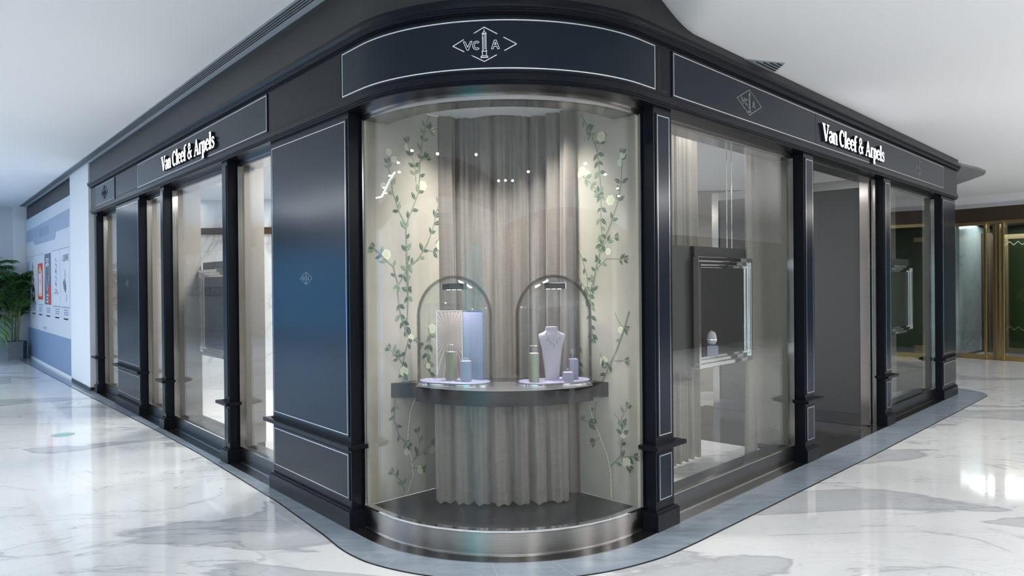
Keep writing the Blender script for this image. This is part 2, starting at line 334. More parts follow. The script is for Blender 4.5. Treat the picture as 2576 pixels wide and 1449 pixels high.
# serif letters, cap height 1
def GL(ch):
    S=[];tk=.19;tn=.075;sf=.06
    def st(p,w_): S.extend(stroke(p,[x+.012 for x in w_] if hasattr(w_,'__len__') else w_+.010))
    def ser(x,y,w_=.26): st([(x-w_/2,y),(x+w_/2,y)],sf)
    if ch=='V': st([(.12,.98),(.36,.0)],[tk,.12]);st([(.58,.98),(.38,.0)],[tn,.07]);ser(.12,.98,.32);ser(.58,.98,.24);adv=.66
    elif ch=='A': st([(.33,1.0),(.10,.02)],[.07,tn]);st([(.33,1.0),(.56,.02)],[.10,tk]);st([(.16,.32),(.48,.32)],tn);ser(.09,.02,.2);ser(.56,.02,.3);adv=.70
    elif ch=='C': st(arc(.34,.5,.25,.47,50,310,18),[.07+.10*math.sin(math.pi*i/18) for i in range(19)]);st([(.51,.90),(.53,.66)],[.07,.03]);adv=.62
    elif ch=='&':
        st(arc(.27,.78,.12,.19,-60,240,14),[.06+.04*math.sin(math.pi*i/14) for i in range(15)])
        st([(.20,.62),(.52,.10),(.60,.03)],[.09,.13,.09]);st(arc(.26,.25,.19,.24,110,330,12),[.10]*6+[.08]*7);st([(.42,.12),(.54,.44)],[.06,.06]);ser(.54,.46,.18);adv=.74
    elif ch=='l': st([(.13,0),(.13,1.04)],tk);ser(.13,.02);st([(.02,1.0),(.13,1.03)],.05);adv=.28
    elif ch=='f': st([(.14,0),(.14,.85)],tk*.95);st(arc(.27,.85,.13,.16,180,45,7),[.14,.12,.10,.08,.07,.07,.09,.11]);st([(.02,.62),(.30,.62)],.05);ser(.15,.02,.28);adv=.36
    elif ch=='p': st([(.13,-.34),(.13,.66)],tk*.95);ser(.13,-.32);st([(.02,.63),(.13,.66)],.05);st(arc(.24,.33,.19,.32,130,-130,16),[.05+.11*math.sin(math.pi*i/16) for i in range(17)]);adv=.50
    elif ch=='n': st([(.12,0),(.12,.66)],tk*.9);st([(.02,.63),(.12,.66)],.05);st(arc(.26,.48,.15,.17,150,0,7),[.05,.06,.08,.1,.12,.14,.15,.15]);st([(.41,.48),(.41,0)],.15);ser(.12,.02,.22);ser(.42,.02,.22);adv=.54
    elif ch=='r': st([(.12,0),(.12,.66)],tk*.9);st([(.02,.63),(.12,.66)],.05);st(arc(.28,.50,.13,.15,160,50,5),[.05,.07,.09,.11,.12,.13]);ser(.13,.02,.26);adv=.38
    elif ch=='a': st(arc(.20,.49,.14,.17,170,0,8),[.10,.09,.07,.07,.08,.1,.12,.14,.15]);st([(.34,.49),(.34,.10)],.15);st([(.33,.10),(.44,.04)],[.1,.05]);st(arc(.20,.19,.13,.17,70,330,12),[.05]+[.10]*11+[.06]);adv=.45
    elif ch=='e': st(arc(.24,.33,.18,.32,0,325,20),[.05]+[.05+.10*math.sin(math.pi*min(1,i/18)) for i in range(1,21)]);st([(.08,.36),(.40,.36)],.05);adv=.46
    elif ch=='s': st([(.33,.50),(.29,.62),(.19,.66),(.09,.60),(.08,.49),(.17,.39),(.28,.30),(.32,.19),(.27,.07),(.17,.01),(.08,.05),(.04,.18)],[.04,.06,.07,.09,.11,.14,.14,.11,.09,.07,.06,.04]);adv=.38
    else: adv=.24
    return S,adv
def text_mesh(body,size):
    cu=bpy.data.curves.new('t','FONT'); cu.body=body; cu.size=size; cu.align_x='CENTER'; cu.align_y='CENTER'; cu.fill_mode='FRONT'; cu.resolution_u=3
    o=bpy.data.objects.new('t',cu); COL.objects.link(o); dg=bpy.context.evaluated_depsgraph_get(); me=o.evaluated_get(dg).to_mesh()
    vs=[tuple(v.co) for v in me.vertices]; fs=[tuple(p.vertices) for p in me.polygons]; o.evaluated_get(dg).to_mesh_clear(); bpy.data.objects.remove(o); return vs,fs
PAINT_L=[(1.3,[(0.296,1.513),(0.292,1.721),(0.286,2.018),(0.226,2.113),(0.178,2.244),(0.16,2.345),(0.143,2.425)]),(1,[(0.286,2.018),(0.342,2.131),(0.402,2.263),(0.414,2.454),(0.433,2.605),(0.454,2.683),(0.496,2.796),(0.442,2.824)]),(0.7,[(0.377,2.324),(0.365,2.449),(0.327,2.529),(0.308,2.589)]),(1,[(0.292,1.721),(0.39,1.786),(0.471,1.894),(0.527,2.014),(0.556,2.124),(0.606,2.236)]),(0.8,[(0.214,1.617),(0.196,1.669),(0.178,1.73),(0.111,1.781),(0.027,1.849)]),(0.6,[(0.454,2.683),(0.529,2.709),(0.591,2.734)]),(0.6,[(0.471,1.851),(0.532,1.842),(0.588,1.887)]),(0.5,[(0.411,2.47),(0.465,2.497)]),(1.3,[(0.295,1.788),(0.299,1.617),(0.297,1.489),(0.29,1.361),(0.274,1.294),(0.31,1.258),(0.277,1.157),(0.25,1.065),(0.254,0.946)]),(1,[(0.295,1.711),(0.21,1.593),(0.219,1.474),(0.234,1.406),(0.274,1.294)]),(0.7,[(0.25,1.065),(0.214,1.102),(0.149,1.166)]),(0.5,[(0.153,1.124),(0.184,1.13)]),(0.8,[(0.31,1.258),(0.384,1.193)]),(0.8,[(0.473,1.301),(0.494,1.221),(0.46,1.109),(0.481,1.003),(0.513,0.929)]),(1.4,[(0.181,0.831),(0.173,0.681),(0.212,0.571),(0.282,0.502)]),(2.6,[(0.345,0.803),(0.308,0.72),(0.289,0.597),(0.282,0.502),(0.316,0.391),(0.327,0.282),(0.278,0.166)]),(1.2,[(0.254,0.181),(0.232,0.252),(0.163,0.323)]),(0.7,[(0.316,0.371),(0.401,0.425),(0.476,0.461),(0.552,0.479)]),(0.7,[(0.334,0.387),(0.39,0.466),(0.372,0.566)]),(0.6,[(0.321,0.332),(0.4,0.312)])]
FLOWER_L=[(0.436,2.303),(0.104,2.273),(0.598,2.148),(0.588,1.887),(0.302,2.557),(0.529,2.709),(0.123,1.811),(0.15,2.507),(0.193,2.461),(0.26,1.009),(0.321,1.24),(0.47,1.03),(0.506,1.291),(0.275,0.451),(0.5,0.428),(0.4,0.312)]
PAINT_R=[(1,[(0.434,2.777),(0.352,2.649),(0.287,2.496),(0.269,2.35),(0.257,2.206),(0.263,2.013),(0.247,1.88),(0.281,1.779)]),(1.2,[(0.345,1.503),(0.323,1.636),(0.309,1.708),(0.254,1.86),(0.174,2.007),(0.122,2.123),(0.089,2.25),(0.082,2.338),(0.074,2.446)]),(0.7,[(0.438,2.36),(0.35,2.287),(0.277,2.218)]),(0.8,[(0.295,1.708),(0.216,1.767),(0.075,1.762)]),(0.9,[(0.556,2.001),(0.5,1.881),(0.431,1.773),(0.391,1.658),(0.379,1.503)]),(0.5,[(0.541,2.064),(0.556,1.99)]),(0.4,[(0.483,2.112),(0.526,2.052)]),(0.5,[(0.408,2.585),(0.366,2.651)]),(0.4,[(0.287,2.506),(0.246,2.581)]),(0.5,[(0.224,2.162),(0.277,2.218)]),(0.5,[(0.254,1.86),(0.188,1.897),(0.15,1.905)]),(1,[(0.31,1.69),(0.356,1.564),(0.362,1.437),(0.358,1.352),(0.343,1.234)]),(0.7,[(0.479,1.65),(0.4,1.564),(0.362,1.479)]),(1.1,[(0.029,1.418),(0.06,1.336),(0.102,1.237),(0.144,1.145),(0.198,1.05),(0.264,0.936)]),(0.7,[(0.156,1.086),(0.073,1.092)]),(0.5,[(0.283,1.128),(0.241,1.072)]),(0.6,[(0.152,1.407),(0.101,1.327),(0.07,1.312)]),(0.8,[(0.576,1.345),(0.53,1.242),(0.473,1.176),(0.464,0.953)]),(2.2,[(0.191,0.161),(0.195,0.337),(0.224,0.444),(0.296,0.584),(0.344,0.663),(0.381,0.763)]),(0.8,[(0.582,0.71),(0.497,0.672),(0.369,0.64)]),(1,[(0.195,0.374),(0.118,0.453),(0.003,0.472)]),(0.9,[(0.106,0.482),(0.093,0.585),(0.103,0.703),(0.056,0.782)]),(0.8,[(0.318,0.799),(0.338,0.644)]),(0.7,[(0.509,0.172),(0.541,0.254),(0.538,0.5)]),(0.6,[(0.106,0.436),(0.049,0.4)]),(0.6,[(0.284,0.557),(0.333,0.521)]),(0.6,[(0.161,0.733),(0.103,0.685)])]
FLOWER_R=[(0.179,2.158),(0.541,2.064),(0.202,1.817),(0.253,2.593),(0.376,2.358),(0.074,2.446),(0.424,2.379),(0.452,2.361),(0.094,2.399),(0.246,1.076),(0.101,1.294),(0.507,1.261),(0.542,1.268),(0.087,0.604),(0.539,0.476),(0.06,0.426),(0.559,0.438)]
# ------------------------------------------------------------ setting: floor, ceiling
def ceilz(x,y):
    p=V2(x,y)-CO; a=p.dot(pb); t=min(1,max(0,(a-.72)/.6)); t=t*t*(3-2*t); return 3.56-.265*t
mb=MB(); mb.box(-32,32,-14,34,-.12,0); struct('floor',mb,M_floor)
mb=MB()
us=[-30,-20,-12,-7,-4,-2,-1,-.2,.3]+[.6+.05*i for i in range(17)]+[1.6,2,3,5,8,12,18,25]; vs=[-13,-8,-4,-1,1,3,6,10,15,22,30]
rows=[]
for a in us:
    row=[]
    for b in vs:
        p=U(a,b); row.append((p.x,p.y,ceilz(p.x,p.y)))
    rows.append(row)
n=len(vs); pts=[p for r_ in rows for p in r_]+[(p[0],p[1],p[2]+.15) for r_ in rows for p in r_]; k=len(us)*n; fs=[]
for i in range(len(us)-1):
    for j in range(n-1):
        a=i*n+j; fs.append((a,a+1,a+n+1,a+n)); fs.append((k+a,k+a+n,k+a+n+1,k+a+1))
mb.add(pts,fs); struct('ceiling',mb,M_ceil,smooth=40)
# floor borders
def loft_flat(name,q0,q1,oi,oo,z,m,parent=None,extra=()):
    qs=stations(q0,q1,.04); qs=sorted(set(qs+list(extra)))
    mb=MB(); mb.rings([[(*path(q,oi(q)),0.0),(*path(q,oo(q)),0.0),(*path(q,oo(q)),z),(*path(q,oi(q)),z)] for q in qs]); return struct(name,mb,m,parent)
OT=[(qL(17.9),.26),(qL(9.9),.15),(qL(6.2),.075),(qL(4.5),.06),(qL(2.45),.107),(qL(1.55),.165),(-.7,.22),(0,.242),(.7,.24),(qR(1.5),.262),(qR(2.9),.287),(qR(4.6),.317),(qR(7.5),.335),(QE+3,.35)]
def outer(q):
    for (a,va),(b,vb) in zip(OT,OT[1:]):
        if q<=b:
            t=max(0,(q-a)/(b-a)); return va+(vb-va)*t
    return OT[-1][1]
ex=[a for a,_ in OT]
loft_flat('trim_1',qL(17.8),QE+RE*1.57+1.2,lambda q:-.005,lambda q:outer(q),.004,M_grey,extra=ex)
loft_flat('trim_2',qL(17.8),QE+RE*1.57+1.2,lambda q:outer(q)-.001,lambda q:outer(q)+.007,.0045,M_black,extra=ex)
loft_flat('trim_3',qL(10.1),qR(8.6),lambda q:-.32,lambda q:-.004,.003,M_gran)
loft_flat('trim_4',qL(10.1),qR(8.6),lambda q:-.009,lambda q:-.003,.0055,M_dimmetal)
mb=MB()   # pale joints across the grey border
for q in [qL(s) for s in (16,14,12,10.4,8.6,6.8,5,3.3,1.9)]+[-.62,-.05,.30,.78]+[qR(s) for s in (1.9,3.0,4.4,5.8,7.2,8.6)]:
    a=path(q,0); b=path(q+.05,outer(q)); d=(b-a).normalized(); w_=V2(-d.y,d.x)*.002
    mb.hexa([(*(a-w_),.003),(*(b-w_),.003),(*(b+w_),.003),(*(a+w_),.003),(*(a-w_),.0046),(*(b-w_),.0046),(*(b+w_),.0046),(*(a+w_),.0046)])
struct('trim_5',mb,M_trim)
# ------------------------------------------------------------ shop interior shell
inner=[L(1.35,-.13),L(10.0,-.13),Rr(9.3,-.13),Rr(1.35,-.13)]
mb=MB(); mb.prism([tuple(p) for p in inner][::-1],0,.0025); struct('floor_shop',mb,M_floor_in)
mb=MB(); mb.prism([tuple(p) for p in [Rr(4.17,-.13),Rr(4.17,-2.2),Rr(6.1,-2.2),Rr(6.1,-.13)]],.0026,.004); struct('floor_entrance',mb,M_gran)
mb=MB(); mb.prism([tuple(p) for p in [L(.9,-.25),L(10.05,-.25),Rr(9.2,-.3),Rr(.9,-.25)]][::-1],2.95,3.05); struct('ceiling_shop',mb,M_greyw)
def slabwall(name,a,b,z0,z1,m,th=.05):
    d=(b-a).normalized(); nn=V2(-d.y,d.x)*th; mb=MB(); mb.hexa([(*(a-nn),z0),(*(b-nn),z0),(*(b+nn),z0),(*(a+nn),z0),(*(a-nn),z1),(*(b-nn),z1),(*(b+nn),z1),(*(a+nn),z1)]); return struct(name,mb,m)
wa,wb=L(10.0,-.35),Rr(9.0,-.75); wm=wa.lerp(wb,.5)
slabwall('wall_shop_back_left',wa,wm,0,2.95,M_wallmarb); slabwall('wall_shop_back_right',wm,wb,0,2.95,M_beige); slabwall('trim_8',wa,wm,2.42,2.52,M_brown,.07)
slabwall('wall_shop_partition',L(1.6,-1.9),Rr(1.6,-1.9),0,2.95,M_wallmarb)
mb=MB(); # solid wall above the openings, behind the frieze
sweep(mb,qL(10.1),QE+RE*1.57+.6,rect(-.28,-.02,2.83,3.6)); struct('wall_shop_upper',mb,M_charc)
mb=MB(); sweep(mb,QE+RE*1.57+.02,QE+RE*1.57+6,rect(-.25,-.03,0,3.5)); struct('wall_end',mb,M_lac)
# ------------------------------------------------------------ entablature
ent=empty('entablature',(KC.x,KC.y,2.745)); tag(ent,'long black lacquered band over the shopfront, curving round the corner bay','shopfront band')
EL=Vector((KC.x,KC.y,2.745))
class LM(MB):     # mesh builder whose points are world points, stored relative to the parent's base
    def __init__(s,base): super().__init__(); s.base=Vector(base)
    def add(s,vs,fs,mi=None): super().add([tuple(Vector(v)-s.base) for v in vs],fs,mi)
q0,q1=qL(10.02),QE+RE*1.57+.5
m_=LM(EL); sweep(m_,q0,q1,[(-.28,2.745),(-.004,2.745),(-.004,2.757),(.006,2.757),(.006,2.765),(.016,2.768),(.016,2.806),(.010,2.812),(.010,2.818),(-.28,2.818)]); build('architrave',m_,M_lac,ent,smooth=30)
m_=LM(EL); sweep(m_,q0,q1,[(-.25,2.818),(0,2.818),(0,3.142),(-.25,3.142)]); build('frieze',m_,M_lac,ent,smooth=30)
m_=LM(EL); sweep(m_,q0,q1,[(-.1,3.142),(.012,3.142),(.012,3.150),(.028,3.150),(.028,3.160),(.034,3.163),(.034,3.172),(.042,3.176),(.050,3.190),(.053,3.205),(.053,3.222),(.018,3.228),(-.1,3.228)]); build('cornice',m_,M_lac,ent,smooth=30)
m_=LM(EL); m_.rings([[(*path(q,-.1),3.228),(*path(q,.018),3.228),(*path(q,.018),ceilz(*path(q,.018))+.01),(*path(q,-.1),ceilz(*path(q,.018))+.01)] for q in stations(q0,q1,.04)]); build('fascia_board',m_,M_charc,ent,smooth=30)
def pfn(o): return lambda x,z,d:(*path(x,o+.0022*d),z)
def panel(q0_,q1_,z0,z1,raised=.008,im=M_inlay,w_=.006):
    m_=LM(EL); sweep(m_,q0_-.012,q1_+.012,rect(-.01,raised,z0-.012,z1+.012)); p=build('frieze_panel',m_,M_lac2,ent,smooth=30)
    m_=LM(EL); inlay(m_,q0_,q1_,z0,z1,w_,pfn(raised-.0004)); build('inlay_line',m_,im,p); return p
panel(qL(1.555),qR(1.47),2.832,3.113,w_=.007)
panel(qL(7.04),qL(2.86),2.834,3.115,w_=.006)
panel(qL(9.63),qL(8.35),2.834,3.115,im=M_dimmetal)
panel(qR(1.69),qR(8.49),2.832,3.115,w_=.006)
def shadow_line(qa,qb,z0,z1):
    m_=LM(EL); sweep(m_,qa,qb,rect(-.003,.0015,z0,z1)); build('panel_shadow_line',m_,M_lacsh,ent)  # black strips stand in for the shadow lines of sunken panels
shadow_line(qL(2.79),qL(1.60),2.838,2.844);shadow_line(qL(1.606),qL(1.594),2.838,3.10);shadow_line(qL(8.3),qL(7.10),2.838,2.843);shadow_line(qR(1.515),qR(1.535),2.842,3.09);shadow_line(qR(1.515),qR(1.62),2.838,2.846)
shadow_line(qR(8.53),qR(8.54),2.83,3.12)
m_=LM(EL); sweep(m_,qR(4.098),qR(4.102),rect(.007,.0088,2.84,3.107)); build('panel_joint',m_,M_lacsh,ent)
def emb(qc,z,w_,h,m,o=.0082): 
    m_=LM(EL); emblem(m_,w_,h,lambda x,y,d:(*path(qc+x,o+.003*d),z+y)); build('emblem',m_,m,ent)
emb(-.067,2.972,.366,.196,M_inlay); emb(qR(2.787),2.979,.41,.195,M_dimmetal); emb(qR(7.35),2.985,.41,.195,M_dimmetal); emb(qL(8.98),2.98,.42,.195,M_lacsh)
# trim and vent where the fascia meets the ceiling, on the left
mb=MB(); sweep(mb,qL(17.8),.6,rect(.012,.055,3.535,3.57)); struct('trim_6',mb,M_trim,smooth=30)
v=empty('ceiling_vent',(*L(6,.1),3.54)); tag(v,'long slotted grey air vent between the white ceiling and left shopfront','air vent')
VB=(*L(6,.1),3.54)
m_=LM(VB); sweep(m_,qL(17.8),.6,rect(.055,.150,3.548,3.57)); build('vent_tray',m_,M_slat,v,smooth=30)
for k in range(4):
    m_=LM(VB); sweep(m_,qL(17.8),.6,rect(.064+k*.022,.070+k*.022,3.544,3.549)); build('slat_gap',m_,M_black,v,smooth=30)  # shade of the vent gaps put in as flat black strips
# right ceiling vent
P=Rr(3.15,.12); v=empty('ceiling_vent',(P.x,P.y,3.293)); tag(v,'short slotted vent in the white ceiling above the right shopfront','air vent')
VB=(P.x,P.y,3.293)
m_=LM(VB); m_.prism([tuple(Rr(a,b)) for a,b in ((2.66,.0),(3.02,.19),(3.20,.0))],3.288,3.30); build('vent_tray',m_,M_slat,v)
for k in range(4):
    m_=LM(VB); sweep(m_,qR(2.82+.05*k),qR(3.16-.035*k),rect(.05+k*.032,.062+k*.032,3.285,3.288)); build('slat_gap',m_,M_black,v)  # black strips again stand in for the shaded gaps
# rounded grey soffit beyond the far right end
mb=MB(); mb.prism([(6.3,10.35),(6.6,10.62),(7.0,10.93),(7.3,11.22),(7.45,11.5),(7.58,12.0),(7.72,12.66),(7.7,13.5),(5.5,12.5)],3.262,3.293); struct('ceiling_soffit',mb,mat('grey_soffit_paint',(.24,.245,.25),.5))
# ------------------------------------------------------------ pilasters
def pilaster(side,s0,s1,label,wide=False,lines=True):
    c=(s0+s1)/2; hw=(s1-s0)/2; loc,rot=frameat(side,c)
    r_=empty('pilaster',loc,rot); tag(r_,label,'pilaster','pilasters along the shopfront')
    mb=MB(); mb.box(-hw,hw,-.155,0,0,.118); build('plinth',mb,M_lac,r_,bevel=.004)
    mb=MB(); mb.box(-hw+.010,hw-.010,-.15,-.012,.118,.130); build('plinth_moulding',mb,M_lac,r_)
    mb=MB(); mb.box(-hw+.025,hw-.025,-.155,-.030,.13,2.745); build('shaft',mb,M_lac,r_,bevel=.002)
    mb=MB(); mb.box(-hw-.045,hw+.045,-.115,.028,.533,.560); mb.box(-hw-.012,hw+.012,-.115,-.004,.520,.533); mb.box(-hw+.010,hw-.010,-.115,-.020,.560,.568); build('ledge',mb,M_lac,r_,bevel=.0015)
    ins=.062
    for z0,z1 in ((.195,.483),(.613,2.69)):
        mb=MB(); x0,x1=-hw+ins,hw-ins
        mb.box(x0-.014,x1+.014,-.031,-.024,z0-.014,z1+.014); p=build('raised_panel',mb,M_lac2,r_,bevel=.0015)
        if lines:
            mb=MB(); inlay(mb,x0,x1,z0,z1,.0045,lambda x,z,d:(x,-.0245+.002*d,z)); build('inlay_line',mb,M_inlay if lines==1 else M_dimmetal,p)
        if wide and z1>1:
            mb=MB(); emblem(mb,.21,.092,lambda x,y,d:(-x,-.0242+.002*d,1.66+y)); build('emblem',mb,M_dimmetal,p)
    return r_
pilaster('L',1.527,2.905,'broad blue-black pilaster with white-lined panels left of the curved window',True)
pilaster('L',3.88,4.075,'narrow black pilaster on the left front nearest the broad panel',lines=0)
pilaster('L',5.99,6.19,'narrow black pilaster on the left front beyond the widest left window',lines=0)
pilaster('L',7.13,8.47,'broad grey-sheened pilaster with panels towards the far left end',True)
pilaster('L',9.74,9.965,'narrow black pilaster against the white pier at the left end',lines=0)
pilaster('R',1.477,1.745,'narrow black pilaster with white-lined panels right of the curved window')
pilaster('R',3.89,4.165,'black pilaster on the near side of the open entrance')
pilaster('R',6.10,6.385,'black pilaster on the far side of the open entrance')
# curved end pier on the right
PB=Rr(8.9,-.2); pr=empty('end_pier',(PB.x,PB.y,0)); tag(pr,'rounded black end pier with silvery panels at the far right of the shopfront','pier')
PB=(PB.x,PB.y,0)
qa,qb=qR(8.5),QE+RE*1.57
def psw(name,prof,m,par=pr,a=0,b=0,**k):
    m_=LM(PB); sweep(m_,qa+a,qb+b,prof); return build(name,m_,m,par,**k)
psw('plinth',rect(-.155,0,0,.118),M_lac,smooth=30); psw('plinth_moulding',rect(-.29,-.012,.118,.130),M_lac,a=.01,smooth=30); psw('shaft',rect(-.30,-.030,.13,2.745),M_lac,a=.025,smooth=30)
psw('ledge',[(-.115,.520),(-.004,.520),(-.004,.533),(.028,.533),(.028,.560),(-.02,.560),(-.02,.568),(-.115,.568)],M_lac,a=-.045,smooth=30)
for z0,z1 in ((.195,.483),(.613,2.69)):
    p=psw('raised_panel',rect(-.031,-.022,z0-.014,z1+.014),M_lac2,a=.06,b=-.05,smooth=30)
    m_=LM(PB); inlay(m_,qa+.075,qb-.07,z0,z1,.005,pfn(-.0225)); build('inlay_line',m_,M_inlay,p)
# ------------------------------------------------------------ windows
def window(no,q0,q1,glass=M_glass,bay=False,jl=True,jr=True,steel=M_steel2,dp=.42,dpf=None):
    dpf=dpf or dp
    P=path((q0+q1)/2,-.13) if not bay else KC; W=empty('window_%d'%no,(P.x,P.y,0)); W['kind']='structure'; B=(P.x,P.y,0)
    def part(name,a,b,prof,m,**k):
        m_=LM(B); sweep(m_,a,b,prof); return build(name,m_,m,W,smooth=30,**k)
    part('sill_panel',q0,q1,rect(-.30,-.117,.004,.136),steel)
    part('sill_rail',q0,q1,[(-.155,.136),(-.113,.136),(-.108,.141),(-.108,.146),(-.113,.151),(-.155,.153)],M_steel if not bay else M_chrome)
    part('sill_footing_line',q0,q1,rect(-.117,-.112,.002,.007),M_inlay)
    part('head_panel',q0,q1,[(-.30,2.69),(-.128,2.69),(-.128,2.722),(-.117,2.722),(-.117,2.745),(-.30,2.745)] if not bay else [(-.30,2.69),(-.117,2.69),(-.117,2.722),(-.100,2.722),(-.100,2.745),(-.30,2.745)],M_steel)
    part('glass',q0+.012,q1-.012,rect(-.142,-.132,.150,2.695),glass)
    for a,b in ((q0,q0+.014),(q1-.014,q1)):
        part('jamb_frame',a,b,rect(-.17,-.112,.15,2.70),M_steel)
    if not bay:
        part('display_floor',q0,q1,rect(-dpf,-.155,.06,.120),M_slab)
        if jl: part('side_panel',q0-.02,q0+.008,rect(-dp,-.165,.12,2.95),M_beige)
        if jr: part('side_panel',q1-.008,q1+.02,rect(-dp,-.165,.12,2.95),M_beige)
    return W
window(1,qL(1.535),qR(1.49),M_bayglass,True,steel=M_steelb)
window(2,qL(3.885),qL(2.90),dp=.27); window(3,qL(6.0),qL(4.07)); window(4,qL(7.14),qL(6.185)); window(5,qL(9.75),qL(8.465))
window(6,qR(1.74),qR(3.90),dp=.50,dpf=.27,jr=True,jl=False); window(7,qR(6.38),qR(8.53),dp=.26)
# ------------------------------------------------------------ entrance with open door leaf
P=Rr(5.1,-.2); D=empty('door_1',(P.x,P.y,0)); D['kind']='structure'; DB=(P.x,P.y,0)
def dpart(name,s0,s1,o0,o1,z0,z1,m,par=D,bev=0):
    m_=LM(DB); m_.hexa([(*Rr(s,o),z) for z in (z0,z1) for s,o in ((s0,o0),(s1,o0),(s1,o1),(s0,o1))]); return build(name,m_,m,par,bevel=bev)
dpart('jamb',4.15,4.185,-.28,-.10,.003,2.72,M_steel); dpart('jamb',6.06,6.11,-.20,-.10,.003,2.72,M_steel)
dpart('head_panel',4.15,6.11,-.30,-.117,2.715,2.75,M_steel2)
leaf=dpart('door_leaf_pane',6.00,6.012,-1.95,-.16,.11,2.66,M_mgrey)
dpart('leaf_stile',5.985,6.03,-.24,-.15,.012,2.74,M_steel,leaf); dpart('leaf_stile',5.985,6.03,-2.03,-1.94,.012,2.74,M_steel,leaf)
dpart('leaf_rail',5.985,6.03,-1.94,-.24,.012,.13,M_steel2,leaf); dpart('leaf_rail',5.985,6.03,-1.94,-.24,2.64,2.74,M_steel2,leaf)
for i,(s,o) in enumerate(((5.80,-.22),(4.28,-.22))):
    P=Rr(s,o); pl_=empty('floor_hinge_plate',(P.x,P.y,.0035),math.atan2(dr.y,dr.x)); tag(pl_,['steel floor plate below the open door leaf at the far pilaster','steel floor plate in the entrance beside the near pilaster'][i],'floor plate')
    mb=MB(); mb.box(-.13,.13,-.06,.06,-.001,.003); build('plate',mb,M_steel,pl_)
    mb=MB(); mb.box(-.12,.12,-.05,.05,.003,.0034); build('plate_inset',mb,M_steel2,pl_)
# ------------------------------------------------------------ lit name signs
def sign(side,sa,sb,label):
    txt='Van Cleef & Arpels'; loc,rot=frameat(side,(sa+sb)/2,0,2.886); r_=empty('illuminated_sign',loc,rot); tag(r_,label,'sign','lit name signs on the shopfront')
    tot=0; lay=[]
    for ch in txt:
        S,adv=GL(ch); 
        if ch==' ': adv=.20
        lay.append((tot,S)); tot+=adv
    sx=abs(sb-sa)/tot; sz=.152
    for x0,S in lay:
        if not S: continue
        mb=MB()
        for i,q in enumerate(S):
            P2=[(-((x0+p.x)*sx-abs(sb-sa)/2),p.y*sz) for p in q]
            a=[(x,.030+.0004*(i%3),z) for x,z in P2]; b=[(x,.010,z) for x,z in P2]
            mb.add(a+b,[(0,1,2,3)],0); mb.add(a+b,[(i2,(i2+1)%4,4+(i2+1)%4,4+i2) for i2 in range(4)]+[(7,6,5,4)],1)
        build('letter',mb,[M_sign,M_signs],r_)
    return r_
sign('L',5.86,4.06,'white lit serif lettering on the left shopfront band')
sign('R',4.21,5.95,'white lit serif lettering on the right shopfront band')
# ------------------------------------------------------------ corner bay interior
PL0=V2(-.934,4.843); PLd=V2(.711,.703).normalized(); PR0=V2(.785,4.745); PRd=V2(-.682,.731).normalized()
# floor of the display, above the sill
def seg_arc(rad,a0,a1,n): return [KC-bis*math.cos(a0+(a1-a0)*i/n)*rad+pb*math.sin(a0+(a1-a0)*i/n)*rad for i in range(n+1)]
pf=seg_arc(R0-.145,-.84,.84,28); back=[PR0+PRd*.95,PL0+PLd*.95]
mb=MB(); mb.prism([tuple(p) for p in pf+[PR0-PRd*.03]+back+[PL0-PLd*.03]],.06,.148); struct('floor_bay',mb,M_slab)
mb=MB(); pc=seg_arc(R0-.125,-.84,.84,28); cl=V2(-.3645,5.39); cr=V2(.242,5.375); mid=[]
for i in range(13):
    t=i/12; p=cr.lerp(cl,t); mid.append(p-bis*(.155*math.sin(PI_*t)))
mb.prism([tuple(p) for p in pc+[PR0-PRd*.03,PR0+PRd*.80]+mid+[PL0+PLd*.80,PL0-PLd*.03]],2.815,2.90); struct('ceiling_bay',mb,M_white)
